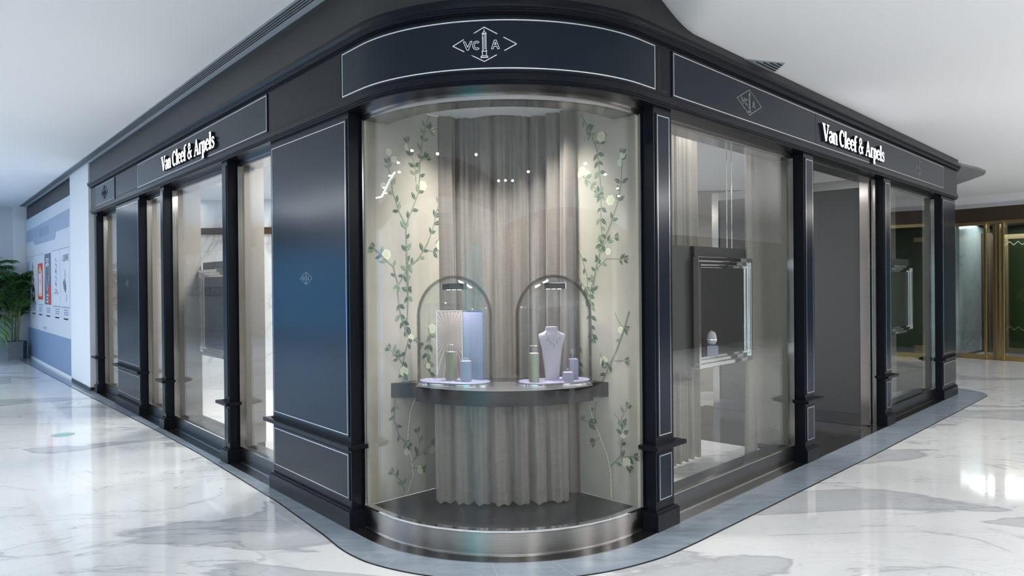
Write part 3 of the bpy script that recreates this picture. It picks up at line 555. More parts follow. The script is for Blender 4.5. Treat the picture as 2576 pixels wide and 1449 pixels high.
def wallpanel(name,P0,d,length,inside,label,strokes,flowers):
    ang=math.atan2(d.y,d.x); r_=empty(name,(P0.x,P0.y,.15),ang); tag(r_,label,'painted panel','painted panels in the curved window')
    s_=inside   # sign of local y that faces the display
    mb=MB(); mb.box(-.03,length,-s_*.03 if s_>0 else 0,0 if s_>0 else .03,0,2.66); brd=build('board',mb,M_wallp,r_)
    mb=MB(); mb.cur=0; lift=[.0012]
    def quad(ps,mi):
        lift[0]=.0012+(lift[0]-.0012+.00004)%.0012; y=s_*lift[0]
        mb.add([(p[0],y,p[1]-.15) for p in ps],[tuple(range(len(ps)))],mi)
    rnd=random.Random(3 if s_>0 else 11)
    def leaf(x,z,a,ln,mi):
        c,sn=math.cos(a),math.sin(a); W=ln*.23
        o=[(0,0),(.25,.7),(.5,1),(.8,.6),(1,0),(.8,-.5),(.5,-.85),(.25,-.6)]
        quad([(x+c*u_*ln-sn*v_*W,z+sn*u_*ln+c*v_*W) for u_,v_ in o],mi)
        quad([(x+c*u_*ln-sn*v_*W,z+sn*u_*ln+c*v_*W) for u_,v_ in ((0,.05),(.9,.05),(.9,-.05),(0,-.05))],3)
    for w_,pts in strokes:
        for q in stroke(pts,[.010*w_*(1-.35*i/len(pts)) for i in range(len(pts))]): quad(q,2 if w_<2 else 4)
        if w_>=2:
            for q in stroke(pts,[.006*w_*(1-.35*i/len(pts)) for i in range(len(pts))]): quad(q,3)
        tot=0; nxt=.05; sd=1
        for a,b in zip(pts,pts[1:]):
            a=Vector(a);b=Vector(b); ln=(b-a).length; ang_=math.atan2((b-a).y,(b-a).x)
            if ln<1e-4: continue
            while nxt<tot+ln:
                p=a+(b-a)*((nxt-tot)/ln)
                if w_<2 and rnd.random()<.8:
                    for sg in ((sd,) if rnd.random()<.55 else (1,-1)):
                        leaf(p.x,p.y,ang_+sg*rnd.uniform(.5,1.1),rnd.uniform(.045,.068),0 if rnd.random()<.6 else 1)
                elif w_>=2:
                    quad([(p.x-.005,p.y-.002),(p.x+.005,p.y-.0005),(p.x+.005,p.y+.002),(p.x-.004,p.y+.001)],2)
                sd=-sd; nxt+=rnd.uniform(.05,.085) if w_<2 else .03
            tot+=ln
        if w_<2:
            for sg in (-.5,0,.55): leaf(pts[-1][0],pts[-1][1],ang_+sg,.05,0 if sg else 1)
    for i,(x,z) in enumerate(flowers):
        R_=.036 if i%3==0 else .024
        for k in range(6):
            a=k*PI_/3+i; quad([(x+math.cos(a)*R_*.55+math.cos(j*PI_/4)*R_*.5,z+math.sin(a)*R_*.55+math.sin(j*PI_/4)*R_*.5) for j in range(8)],3)
        quad([(x+math.cos(j*PI_/4)*R_*.6,z+math.sin(j*PI_/4)*R_*.6) for j in range(8)],5)
        quad([(x+math.cos(j*PI_/3)*R_*.14,z+math.sin(j*PI_/3)*R_*.14) for j in range(6)],3)
    p=build('painted_branches',mb,[M_leafd,M_leafl,M_stem,M_flow,M_stemd,mat('painted_petal',(.60,.63,.47),.6)],brd)
    return r_
wallpanel('wallpaper_panel',PL0,PLd,.98,-1,'pale green panel painted with flowering branches, left inside the curved window',PAINT_L,FLOWER_L)
wallpanel('wallpaper_panel',PR0,PRd,.98,1,'pale green panel painted with flowering branches, right inside the curved window',PAINT_R,FLOWER_R)
# curtains
def curtain(name,pts,z0,z1,m,folds,amp,label,seed=1,hem=False,thick=.006,parts=True):
    """cloth hung along a plan polyline"""
    rnd=random.Random(seed); n=folds*14; 
    P=[Vector(p) for p in pts]; cum=[0]
    for a,b in zip(P,P[1:]): cum.append(cum[-1]+(b-a).length)
    base=P[len(P)//2]; ph=[rnd.uniform(-.6,.6) for _ in range(folds+2)]; am=[rnd.uniform(.6,1.3) for _ in range(folds+2)]
    def at(t,z):
        s_=t*cum[-1]; k=0
        while k<len(P)-2 and s_>cum[k+1]: k+=1
        d=(P[k+1]-P[k]).normalized(); p=P[k]+d*(s_-cum[k]); nn=Vector((d.y,-d.x)); fz=(z-z0)/(z1-z0)
        x=t*folds; i=int(x); fr=x-i; a_=am[i]*(1-fr)+am[i+1]*fr; h_=ph[i]*(1-fr)+ph[i+1]*fr
        e_=abs(math.sin(PI_*x+h_*.5+.12*math.sin(3*fz)))**.75; w_=(e_*2-1.1)*amp*a_*(.7+.45*(1-fz))+.22*amp*math.sin(5*PI_*x+2*h_+fz)
        return p+nn*w_,nn
    nz=14; rings_=[]
    for k in range(nz+1):
        z=z0+(z1-z0)*k/nz; fr=[];bk=[]
        for i in range(n+1):
            q,nn=at(i/n,z); zz=z+(.008*math.sin(i*.9) if k==0 else 0); fr.append((q.x-base.x,q.y-base.y,zz-z0)); q2=q-nn*thick; bk.append((q2.x-base.x,q2.y-base.y,zz-z0))
        rings_.append(fr+bk[::-1])
    mb=MB(); mb.rings(rings_); o=empty(name,(base.x,base.y,z0)); c=build('cloth',mb,m,o,smooth=60)
    if hem:
        mb=MB(); rr=[]
        for i in range(n+1):
            q,nn=at(i/n,z0+hem); q=q+nn*.002; x,y=q.x-base.x,q.y-base.y; rr.append([(x,y,hem-.002),(x+nn.x*.002,y+nn.y*.002,hem),(x,y,hem+.002)])
        mb.rings(rr); build('hem_seam',mb,M_curt,o)
    tag(o,label,'curtain'); return o
cp=[]
for i in range(17):
    a=-.50+.94*i/16; c=(a+.03)/.47; cp.append((a,5.285+.07*c*c-.034*a))
cp=[(a,min(b,a+5.775-.05,5.54-a-.05)) for a,b in cp]
curtain('backdrop_curtain',cp,.152,2.93,M_curt,8,.044,'tall taupe satin curtain hanging behind the two glass domes',4)
SK=[(-.53+.90*i/12,4.865-.075*math.sin(PI_*i/12)) for i in range(13)]
curtain('skirt_curtain',SK,.160,.835,M_curt,7,.036,'short taupe satin curtain with a hem under the display counter',9,hem=.085)
# counter
def ctr_poly(rad,hw,vb,n=24):
    a=math.asin(hw/rad); A=seg_arc(rad,-a,a,n); return A+[U(hw,vb),U(-hw,vb)]
CB=U(0,1.2); ct=empty('display_counter',(CB.x,CB.y,.84)); tag(ct,'curved black display counter carrying the two glass domes','counter')
def cl_(mb,poly,z0,z1): mb.prism([(p.x-CB.x,p.y-CB.y) for p in poly],z0-.84,z1-.84)
mb=MB(); cl_(mb,ctr_poly(.825,.578,1.36),.843,.935); 
for dz,dd in ((.935,.006),):
    cl_(mb,ctr_poly(.819,.572,1.36),.935,.941)
build('curved_top',mb,M_slabtop,ct,bevel=.0015,smooth=35)
def online(P0,d,v):   # point on the side panel at bay depth v
    t=(v-(P0-CO).dot(bis))/d.dot(bis); return P0+d*t
a=online(PL0,PLd,1.335); b=online(PR0,PRd,1.335); a2=online(PL0,PLd,1.60); b2=online(PR0,PRd,1.60); e=(b-a).normalized()*.003
mb=MB(); cl_(mb,[a+e,b-e,b2-e,a2+e],.8405,.9395); build('back_slab',mb,M_slabtop,ct,bevel=.002)
mb=MB(); cl_(mb,ctr_poly(.8265,.579,1.36),.9405,.9425); build('edge_line',mb,M_dimmetal,ct)
# ceiling light slots in the bay
for (xa,ya,xb,yb,lab) in ((-.595,4.96,-.157,4.875,'black slotted light fitting in the window ceiling, left one'),(-.03,4.865,.385,4.915,'black slotted light fitting in the window ceiling, right one with a lit lamp')):
    ang=math.atan2(yb-ya,xb-xa); ln=math.hypot(xb-xa,yb-ya); r_=empty('ceiling_light_slot',((xa+xb)/2,(ya+yb)/2,2.815),ang); tag(r_,lab,'light fitting','light slots in the window ceiling')
    mb=MB(); mb.box(-ln/2,ln/2,-.055,.055,-.012,.0); build('housing',mb,M_dgrey,r_,bevel=.004)
    for k in range(3): mb=MB(); mb.lathe([(.03,0),(.03,.003)],(-ln/3+k*ln/3,0,-.0155),16); build('lens_ring',mb,M_black,r_)
    if xb>0:
        mb=MB(); mb.lathe([(.012,0),(.012,.004)],(-ln/2+.045,-.02,-.017),16); build('lit_lamp',mb,M_led,r_)
for (x,y) in ((-.36,4.86),(.20,4.84)):
    o=area('window_lamp',(x,y,2.79),(.36,.06),9,(1,.96,.9),target=(x*.9,y+.12,1.0)); o.data.spread=1.5
for (x,y) in ((-.70,4.62),(.60,4.60)): area('window_lamp',(x,y,2.78),(.12,.12),3.6,(.95,.98,1),target=(x*.9,4.9,.4))  # added side lamps without a slot, brightening panels and skirt curtain
# glass domes
def stadium(hw,hd,n=10):
    c=hw-hd; return [(c+hd*math.cos(t),hd*math.sin(t)) for t in [-PI_/2+PI_*i/n for i in range(n+1)]]+[(-c+hd*math.cos(t),hd*math.sin(t)) for t in [PI_/2+PI_*i/n for i in range(n+1)]]
def dome(x,y,rot,label):
    r_=empty('glass_dome',(x,y,.9425),rot); tag(r_,label,'glass dome','glass domes on the counter')
    mb=MB(); mb.prism(stadium(.272,.157),0,.005); mb.prism(stadium(.268,.153),.005,.019); b=build('chrome_base',mb,M_chrome,r_,bevel=.001,smooth=35)
    mb=MB(); mb.prism(stadium(.250,.136),.0191,.0235); build('lilac_pad',mb,M_lilac,r_,smooth=35)
    for nm,g in (('outer_shell',0),('inner_shell',.009)):
        hw,hd=.262-g,.147-g; mb=MB(); R_=[[(px,py,.0193) for px,py in stadium(hw,hd)],[(px,py,.45) for px,py in stadium(hw,hd)]]
        for i in range(1,17):
            t=PI_/2*i/16; s_=max(.004,math.cos(t)); ww=hw*s_; dd=hd*s_**.85
            R_.append([(px,py,.45+(.272-g)*math.sin(t)) for px,py in stadium(max(ww,dd+1e-4),dd)])
        mb.rings(R_,cap=False); mb.f.append(tuple(range(len(mb.v)-len(R_[0]),len(mb.v)))); mb.m.append(0); build(nm,mb,M_dome,r_,smooth=50)
    mb=MB(); mb.box(-.075,.075,-.022,.022,.628,.665); lb=build('light_box',mb,M_mgrey,r_,bevel=.001)
    mb=MB(); mb.box(-.081,-.075,-.024,.024,.625,.668); mb.box(.075,.081,-.024,.024,.625,.668); mb.box(-.081,.081,-.024,.024,.665,.669); build('chrome_edge',mb,M_chrome,lb)
    mb=MB()
    for k in range(3): mb.box(-.05+k*.04,-.03+k*.04,-.008,.008,.6262,.628)
    build('led_strip',mb,M_led,lb)
    a=math.cos(rot),math.sin(rot); area('dome_lamp',(x,y,.9425+.62),(.13,.03),1.1,(.93,.90,1),rotz=rot)
    return r_
dome(-.385,4.845,-.38,'left glass dome over a gold sunburst screen and two small pedestals')
dome(.275,4.825,.37,'right glass dome over a lilac necklace bust and jewellery stands')
Z0=.9425+.0236
def pedestal(x,y,w_,h,rot,m,label,name='jewellery_pedestal',foot=False):
    r_=empty(name,(x,y,Z0),rot); tag(r_,label,'pedestal','small jewellery pedestals')
    mb=MB(); mb.box(-w_/2,w_/2,-w_/2,w_/2,.004 if foot else 0,h); build('block',mb,m,r_,bevel=.001)
    mb=MB(); mb.box(-w_/2+.002,w_/2-.002,-w_/2+.002,w_/2-.002,h,h+.002); build('top_pad',mb,M_lilacl,r_)
    if foot: mb=MB(); mb.box(-w_/2-.022,w_/2+.012,-w_/2-.012,w_/2,0,.004); build('foot_plate',mb,M_lilacl,r_)
    return r_
pedestal(-.407,4.845,.056,.190,-.38,M_khaki,'tall khaki pedestal in front of the gold sunburst screen',foot=True)
pedestal(-.308,4.795,.058,.134,-.25,M_lilac,'lilac pedestal holding a ring in the left dome')
pedestal(.139,4.745,.054,.186,.30,M_khaki,'tall khaki pedestal left of the necklace bust')
pedestal(.402,4.850,.058,.136,.15,M_lilac,'lilac pedestal behind the small box in the right dome')
pedestal(.360,4.765,.058,.058,.15,M_lilac,'low lilac cube at the front of the right dome')
# folding screen
sp=[(-.517,4.965),(-.338,4.955),(-.190,4.835)]
r_=empty('folding_screen',(sp[1][0],sp[1][1],Z0)); tag(r_,'two-leaf screen with a gold sunburst leaf and a lilac leaf under the left dome','screen')
for i,nm in ((0,'sunburst_leaf'),(1,'lilac_leaf')):
    a=Vector(sp[i])-Vector(sp[1]); b=Vector(sp[i+1])-Vector(sp[1]); d=(b-a).normalized(); nn=Vector((d.y,-d.x)); h=.462; ln=(b-a).length
    def pt(x,z,o): q=a+d*x+nn*o; return (q.x,q.y,z)
    mb=MB(); mb.hexa([pt(0,0,-.004),pt(ln,0,-.004),pt(ln,0,0),pt(0,0,0),pt(0,h,-.004),pt(ln,h,-.004),pt(ln,h,0),pt(0,h,0)]); lf=build(nm,mb,mat('sunburst_backing',(.45,.38,.34),.35,.5) if i==0 else M_lilac,r_)
    mb=MB(); inlay(mb,0,ln,0,h,.005,lambda x,z,dd:pt(x,z,dd*.004)); build('chrome_frame',mb,M_chrome,lf)
    if i==0:
        mb=MB(); cx,cz=ln*.5,.305; rnd=random.Random(5); N_=72
        for k in range(N_):
            t0=2*PI_*k/N_; t1=2*PI_*(k+.62)/N_
            def hit(t):
                c,s_=math.cos(t),math.sin(t); m=9
                if c>1e-6: m=min(m,(ln-.005-cx)/c)
                if c<-1e-6: m=min(m,(cx-.005)/-c)
                if s_>1e-6: m=min(m,(h-.005-cz)/s_)
                if s_<-1e-6: m=min(m,(cz-.005)/-s_)
                return cx+c*m,cz+s_*m
            p0,p1,pm=hit(t0),hit(t1),hit((t0+t1)/2)
            mb.add([pt(cx,cz,.0006),pt(*p0,.0006),pt(*pm,.0014),pt(*p1,.0006)],[(0,1,2),(0,2,3)],k%2)
        build('sunburst_rays',mb,[mat('rose_marquetry_light',(.66,.54,.48),.38,.5),mat('rose_marquetry_deep',(.50,.40,.36),.38,.5)],lf)
# necklace bust
BX,BY=.262,4.835
r_=empty('necklace_bust',(BX,BY,Z0),.10); tag(r_,'pale lilac necklace bust under the right glass dome','jewellery bust')
prof=[(0,.047,.018,0),(.10,.055,.020,.003),(.20,.068,.023,.004),(.26,.083,.026,.002),(.290,.090,.026,0),(.300,.082,.026,0),(.312,.052,.025,.002),(.325,.041,.026,.0),(.345,.042,.028,-.006)]
mb=MB(); mb.rings([[(a*math.cos(t)*(1 if True else 1),(b_*math.sin(t))*(1.0 if math.sin(t)>0 else .8)+o+.02*(z/.345-.4),z+.007) for t in [2*PI_*k/28 for k in range(28)]] for z,a,b_,o in prof]); bu=build('bust_form',mb,M_lilacl,r_,smooth=60)
mb=MB(); mb.box(-.05,.05,-.022,.022,0,.007); build('foot_bar',mb,M_lilacl,r_,bevel=.001)
nk=empty('necklace',(BX,BY,Z0+.30),.10); tag(nk,'fine gold necklace with small leaf links on the lilac bust','necklace')
npts=[(-.036,.005,.025),(-.044,-.018,.008),(-.036,-.026,-.02),(-.022,-.028,-.050),(0,-.027,-.072),(.022,-.028,-.050),(.036,-.026,-.02),(.044,-.018,.008),(.036,.005,.025)]
mb=MB(); mb.tube(npts,.0012,6); build('chain',mb,M_gold,nk)
for i in (1,2,3,4,5,6,7):
    x,y,z=npts[i]; mb=MB(); mb.prism([(x-.007,y-.004),(x,y-.007),(x+.007,y-.004),(x,y)],z-.0035,z+.0035); build('leaf_link',mb,M_silver,nk)
# small jewels
def jewel(name,x,y,z,label,cat,fn,m=M_silver):
    mb=MB(); fn(mb); o=build(name,mb,m,None,smooth=40,loc=(x,y,z)); tag(o,label,cat); return o
def ring_(R_,t=.0016,cz=None,yrot=True):
    def fn(mb):
        c=R_+t; pts=[(R_*math.cos(a),0,c+R_*math.sin(a)) for a in [2*PI_*k/20 for k in range(20)]]; rs=[]
        for k in range(21):
            a=2*PI_*k/20; rs.append([((R_+t*math.cos(b))*math.cos(a),t*math.sin(b),c+(R_+t*math.cos(b))*math.sin(a)) for b in [PI_/3*j for j in range(6)]])
        mb.rings(rs,cap=False); mb.sphere((0,0,c+R_+.003),.0045,6)
    return fn
jewel('ring',-.316,4.795,Z0+.136,'small round ring on the lilac pedestal, left of its pair','ring',ring_(.0085)); jewel('ring',-.296,4.795,Z0+.136,'small round ring on the lilac pedestal, right of its pair','ring',ring_(.007))
def studs(mb):
    for x in (-.02,.02):
        mb.tube([(x,0,0),(x,0,.045)],.0006,6); mb.prism([(x+.006*math.cos(k*PI_/4)*(1 if k%2 else .7),.004*math.sin(k*PI_/4)) for k in range(8)],.043,.053)
    mb.tube([(-.02,0,.048),(.02,0,.048)],.0010,6)
jewel('earring_stand',-.407,4.845,Z0+.192,'pair of tiny earrings on a bar above the left khaki pedestal','earrings',studs,M_gold)
jewel('earring_stand',.139,4.745,Z0+.188,'pair of tiny earrings on a bar above the right khaki pedestal','earrings',studs,M_gold)
def flower(mb):
    mb.box(-.014,.014,-.006,.006,0,.002); mb.tube([(0,0,0),(0,0,.034)],.0012,6); cz=.052
    for k in range(4):
        a=PI_/4+k*PI_/2; cx,c2=.0095*math.cos(a),cz+.0095*math.sin(a)
        rs=[]
        for j in range(13):
            t=2*PI_*j/12; rs.append([(cx+(.0085+.0022*math.cos(b))*math.cos(t),.0022*math.sin(b),c2+(.0085+.0022*math.cos(b))*math.sin(t)) for b in [PI_/3*i for i in range(6)]])
        mb.rings(rs,cap=False)
    mb.sphere((0,-.003,cz),.004,6)
jewel('clover_brooch',.398,4.845,Z0+.138,'open four-petal jewel standing on the rear lilac pedestal','brooch',flower)
jewel('ring',.360,4.765,Z0+.060,'bright gem ring on the low lilac cube','ring',ring_(.008))
# ------------------------------------------------------------ hanging vitrines behind the straight windows
def vitrine(side,s0,s1,o,z0,z1,label,split=.0,rods=True,backex=(.32,.0),full=True):
    """s0 = end nearest the bay"""
    c=(s0+s1)/2; hw=abs(s1-s0)/2; loc,rot=frameat(side,c,o,z0); r_=empty('hanging_vitrine',loc,rot); tag(r_,label,'vitrine','hanging vitrines behind the windows'); h=z1-z0; sg=xs(side)
    x0,x1=-hw,hw
    mb=MB(); mb.box(x0+.02,x1-.02,-.26,-.03,.01,h+.085); mb.v=mb.v; build('dark_casing',mb,M_dgrey,r_)
    ex0,ex1=((x0-backex[0],x0+.02) if sg>0 else (x1-.02,x1+backex[0]))
    if backex[0]:
        mb=MB(); mb.box(ex0,ex1,-.26,-.06,-.01,h+.085); build('grey_side_wing',mb,M_mgrey,r_)
    for k,(w_,d,oo) in enumerate(((.035,.05,0),(.030,.030,.035),(.022,.012,.065))):
        mb=MB(); a0,a1,b0,b1=x0+oo,x1-oo,oo,h-oo
        for bx in ((a0,a1,b0,b0+w_),(a0,a1,b1-w_,b1),(a0,a0+w_,b0+w_,b1-w_),(a1-w_,a1,b0+w_,b1-w_)): mb.box(bx[0],bx[1],-.03,d-.03,bx[2],bx[3])
        build('crystal_frame_step',mb,M_chrome,r_,bevel=.004)
    mb=MB(); mb.box(x0+.085,x1-.085,-.031,-.027,.085,h-.085); build('dark_back',mb,M_dark,r_)
    if rods:
        for xx in (-.06,.03):
            q=[(sg*(hw*.62+xx),-.1,h+.085),(sg*(hw*.62+xx),-.1,2.95-z0)]; mb=MB(); mb.tube(q,.0035,6); build('hanging_rod',mb,M_chrome,r_)
    return r_
vitrine('R',2.66,3.60,-.38,.918,1.81,'chrome-framed dark vitrine hanging behind the right window beside the bay',backex=(.9,0))
vitrine('R',7.5,8.47,-.38,.915,1.81,'chrome-framed dark vitrine hanging behind the far right window',rods=False)
vitrine('L',5.0,5.98,-.40,.83,1.80,'chrome-framed vitrine hanging behind the widest left window',backex=(0,0),rods=False)
P=Rr(2.82,-.34)
r_=empty('watch_cushion',(P.x,P.y,1.012)); tag(r_,'white jewelled bust on a small lilac block inside the right vitrine','jewellery display')
mb=MB(); mb.box(-.045,.045,-.03,.03,0,.085); build('block',mb,M_lilac,r_,bevel=.002)
mb=MB(); mb.lathe([(.001,0),(.03,.005),(.042,.03),(.04,.07),(.028,.10),(.001,.115)],(0,0,.09),16,1,.6); build('cushion',mb,M_lilacl,r_,smooth=60)
mb=MB(); mb.lathe([(.043,.0),(.045,.006),(.043,.012)],(0,0,.125),20,1,.62); build('jewel_band',mb,M_silver,r_)
# curtains behind the straight windows
def sc(side,s0,o0,s1,o1,n=6):
    a=(L if side=='L' else Rr)(s0,o0); b=(L if side=='L' else Rr)(s1,o1); return [tuple(a.lerp(b,i/n)) for i in range(n+1)]
curtain('window_curtain',sc('R',2.72,-.80,3.50,-.84),.02,2.94,M_curt2,7,.03,'beige pleated curtain at the near end of the right window',2)
curtain('window_curtain',sc('R',3.62,-.42,3.86,-.46),.02,2.94,M_curt2,2,.03,'narrow pale curtain gathered beside the vitrine in the right window',5)
curtain('window_curtain',sc('R',7.9,-.75,8.2,-.75),.02,2.94,M_curt2,2,.03,'narrow white curtain behind the far right window',6)
curtain('window_curtain',sc('L',5.45,-.9,5.75,-.9),.02,2.94,M_curt2,2,.03,'narrow white curtain behind the widest left window',8)
for (s,o,sd,pw) in ((3,-1.2,'R',12),(7.4,-1.3,'R',10),(3.25,-.50,'R',5.5),(3.4,-.95,'L',50),(5.0,-1.0,'L',58),(6.6,-1.0,'L',40),(5,-3.2,'L',110),(7.5,-2.6,'L',80),(9.2,-.9,'L',14)):
    P=(L if sd=='L' else Rr)(s,o); area('shop_fill_light',(P.x,P.y,2.93),(.6,.6),pw,(1,.95,.9))  # fill lamps added to brighten what shows behind the windows
# ------------------------------------------------------------ left side of the mall
def lbox(mb,s0,s1,o0,o1,z0,z1,mi=None): mb.hexa([(*L(s,o),z) for z in (z0,z1) for s,o in ((s0,o0),(s1,o0),(s1,o1),(s0,o1))],mi)
mb=MB(); lbox(mb,10.08,11.72,-.5,.030,.06,3.60); struct('wall_pier',mb,M_white,bevel=.006)
mb=MB(); lbox(mb,10.08,11.72,-.5,.036,0,.06); struct('baseboard_pier',mb,M_steel2)
mb=MB(); lbox(mb,9.97,10.08,-.4,-.05,0,3.6); struct('wall_pier_return',mb,M_lac)
mb=MB(); lbox(mb,11.72,18.6,-.5,-.02,0,3.6); struct('wall_left',mb,M_charc)
mb=MB(); lbox(mb,18.01,18.3,-.3,.24,0,3.6); struct('wall_left_return',mb,M_white,bevel=.01)
mb=MB(); lbox(mb,18.15,18.4,.24,2.6,0,3.6); struct('wall_left_end',mb,M_greyw)
mb=MB(); lbox(mb,11.74,17.98,-.02,.008,0,.05); struct('baseboard_left',mb,M_white)
P=L(14.8,0); HB=(P.x,P.y,.05); hd=empty('printed_hoarding',HB); tag(hd,'white and blue printed hoarding wall with product posters beyond the pier','hoarding')
def hp(name,s0,s1,z0,z1,m,par=hd,o0=-.018,o1=0.0,poly=None):
    m_=LM(HB)
    if poly:
        n=len(poly); vs=[(*L(s,o1),z) for s,z in poly]+[(*L(s,o0),z) for s,z in poly]; m_.add(vs,[tuple(range(n)),tuple(range(2*n-1,n-1,-1))]+[(i,n+i,n+(i+1)%n,(i+1)%n) for i in range(n)])
    else: lbox(m_,s0,s1,o0,o1,z0,z1)
    return build(name,m_,m,par)
hp('board',11.75,17.97,.05,3.235,M_poster)
hp('blue_base_strip',11.97,17.86,.06,.712,M_pblue,o0=0,o1=.0015)
hp('blue_banner',0,0,0,0,M_pblue2,o0=0,o1=.0015,poly=[(11.95,3.01),(12.0,2.69),(13.47,2.69),(13.62,2.555),(16.45,2.57),(16.78,2.69),(17.9,2.69),(17.9,2.96)])
LX=V2(-dl.x,-dl.y)
def htext(body,s,z,w_,h,m,o=.004,par=hd,name='printed_text'):
    vs,fs=text_mesh(body,1); xs_=[v[0] for v in vs]; ys_=[v[1] for v in vs]; sx=w_/(max(xs_)-min(xs_)); sy=h/(max(ys_)-min(ys_))
    m_=LM(HB); m_.add([(*L(s-v[0]*sx,o),z+v[1]*sy) for v in vs],fs); return build(name,m_,m,par)
def hmarks(name,items,m,o=.0035,par=hd):
    for s0,s1,z0,z1 in items:
        m_=LM(HB); lbox(m_,s0,s1,0.0005,o,z0,z1); build(name,m_,m,par)
# faint banner title strokes (not readable in the picture)
hmarks('banner_stroke',[(15.70-.2*k,15.62-.2*k,2.70,2.88) for k in range(7)]+[(15.55-.4*k,15.42-.4*k,2.78,2.80) for k in range(3)],M_pviolet)
posters=[(18.0-.1,17.42,2.237,1.24),(17.2,16.35,2.25,1.30),(16.02,15.30,2.145,1.372),(15.02,14.18,2.315,1.28),(13.95,13.05,2.31,1.30),(12.95,12.05,2.31,1.30)]
hmarks('rule_line',[(17.9,15.12,2.337,2.343),(13.98,12.02,2.334,2.340)]+[(b+.0,a,1.255,1.265) for a,b,_,_ in posters if not 15.1>a>14.9],M_pgrey,.0025)
hmarks('caption_bar',[(b+.27-.1,b+.27+.36,1.036,1.062) for a,b,_,_ in posters],M_pink)
hmarks('caption_line',[(b+.15,b+.6,z,z+.018) for a,b,_,_ in posters for z in (1.12,1.16,1.20)],M_pviolet)
pa=[hp('poster',b,a,z1,z0,m_,o0=.001,o1=.003) for (a,b,z0,z1),m_ in zip(posters,(M_psky,M_plight,M_pred,M_pgrey,M_plight,M_plight))]
def hpoly(name,poly,m,par,o=.006):
    m_=LM(HB); n=len(poly); m_.add([(*L(s,o),z) for s,z in poly]+[(*L(s,.0031),z) for s,z in poly],[tuple(range(n)),tuple(range(2*n-1,n-1,-1))]+[(i,n+i,n+(i+1)%n,(i+1)%n) for i in range(n)]); return build(name,m_,m,par)
def brush(name,pts,w_,m,par,o=.006):
    m_=LM(HB)
    for q in stroke(pts,w_):
        m_.add([(*L(p.x,o),p.y) for p in q],[(0,1,2,3)])
    return build(name,m_,m,par)
brush('ink_figure',[(16.85,2.20),(16.80,2.10),(16.9,2.02),(16.75,1.95),(16.85,1.86),(16.7,1.80),(16.8,1.72),(16.72,1.62)],[.03,.09,.05,.12,.04,.12,.05,.08],M_pink,pa[1]); brush('ink_bag',[(16.8,1.60)]+[(16.75+.17*math.cos(t),1.48+.13*math.sin(t)) for t in [PI_*.5+2*PI_*k/14 for k in range(15)]],[.10]*16,M_pink,pa[1])
hpoly('pale_inset',[(15.90,1.98),(15.42,1.98),(15.42,1.46),(15.90,1.46)],M_plight,pa[2]); hpoly('gold_crest',[(15.86,1.98),(15.66,2.10),(15.46,1.98),(15.46,1.93),(15.86,1.93)],M_pgold,pa[2]); hpoly('gold_letters',[(15.86,1.50),(15.46,1.50),(15.46,1.44),(15.86,1.44)],M_pgold,pa[2],.007); hpoly('small_bottle',[(15.70,1.80),(15.62,1.80),(15.62,1.72),(15.70,1.72)],M_pviolet,pa[2],.008)
hpoly('red_corner',[(14.19,1.29),(14.19,1.68),(14.36,1.68),(14.55,1.56),(14.60,1.29)],M_pred,pa[3],.005)
brush('white_outline_heart',[(14.6,2.05),(14.72,2.11),(14.86,2.06),(14.9,1.95),(14.86,1.82),(14.62,1.56),(14.36,1.86),(14.32,1.97),(14.38,2.07),(14.5,2.11),(14.6,2.05)],.035,M_white,pa[3],.008)
brush('white_serpent_mark',[(14.45,1.45),(14.6,1.49),(14.74,1.45),(14.68,1.41),(14.52,1.39),(14.50,1.35),(14.66,1.33),(14.75,1.36)],.03,M_white,pa[3],.008)
hmarks('pale_heading',[(14.42,14.80,2.19,2.215),(14.42,14.80,2.15,2.17),(14.45,14.76,2.105,2.125)],M_poster,.007,pa[3])
for k in range(5): brush('ink_sketch',[(13.62-.12*(k%2),2.18-.12*k),(13.45,2.12-.12*k),(13.6,2.08-.12*k),(13.42,2.04-.12*k)],.022,M_pgrey,pa[4])
hmarks('ink_wordmark',[(13.72-.075*k,13.70-.075*k,1.50,1.50+.03+.03*(k%2)) for k in range(7)],M_pgrey,.006,pa[4])
htext('LOEWE',12.42,2.15,.60,.125,M_pgrey,.006,pa[5],'loewe_wordmark')
hpoly('small_leather_bag',[(12.70,1.72),(12.62,1.60),(12.42,1.52),(12.36,1.60),(12.40,1.74),(12.50,1.66),(12.58,1.78)],M_pgrey,pa[5]); brush('bag_strap',[(12.46,1.95),(12.47,1.80),(12.52,1.70)],.025,M_pgrey,pa[5]); brush('bag_tag',[(12.36,1.50),(12.33,1.42),(12.4,1.36)],.02,M_pgrey,pa[5])
hmarks('footer_logo',[(15.3,15.24,.76,.80),(15.15,14.85,.79,.81),(15.12,14.88,.755,.775)],M_pviolet)
# wayfinding floor decal
P=V2(-5.05,8.15); 
import itertools
mb=MB(); mb.lathe([(.001,0),(.115,0),(.115,.0015),(.001,.0015)],(0,0,0),28); d_=build('floor_decal',mb,M_trim,None,loc=(-4.93,7.98,.0005)); tag(d_,'round green arrow decal on the white marble at the left','floor decal')
mb=MB(); mb.prism([(-.07,-.02),(.01,-.02),(.01,-.05),(.075,0),(.01,.05),(.01,.02),(-.07,.02)],.0016,.0022); build('arrow',mb,M_grn,d_)
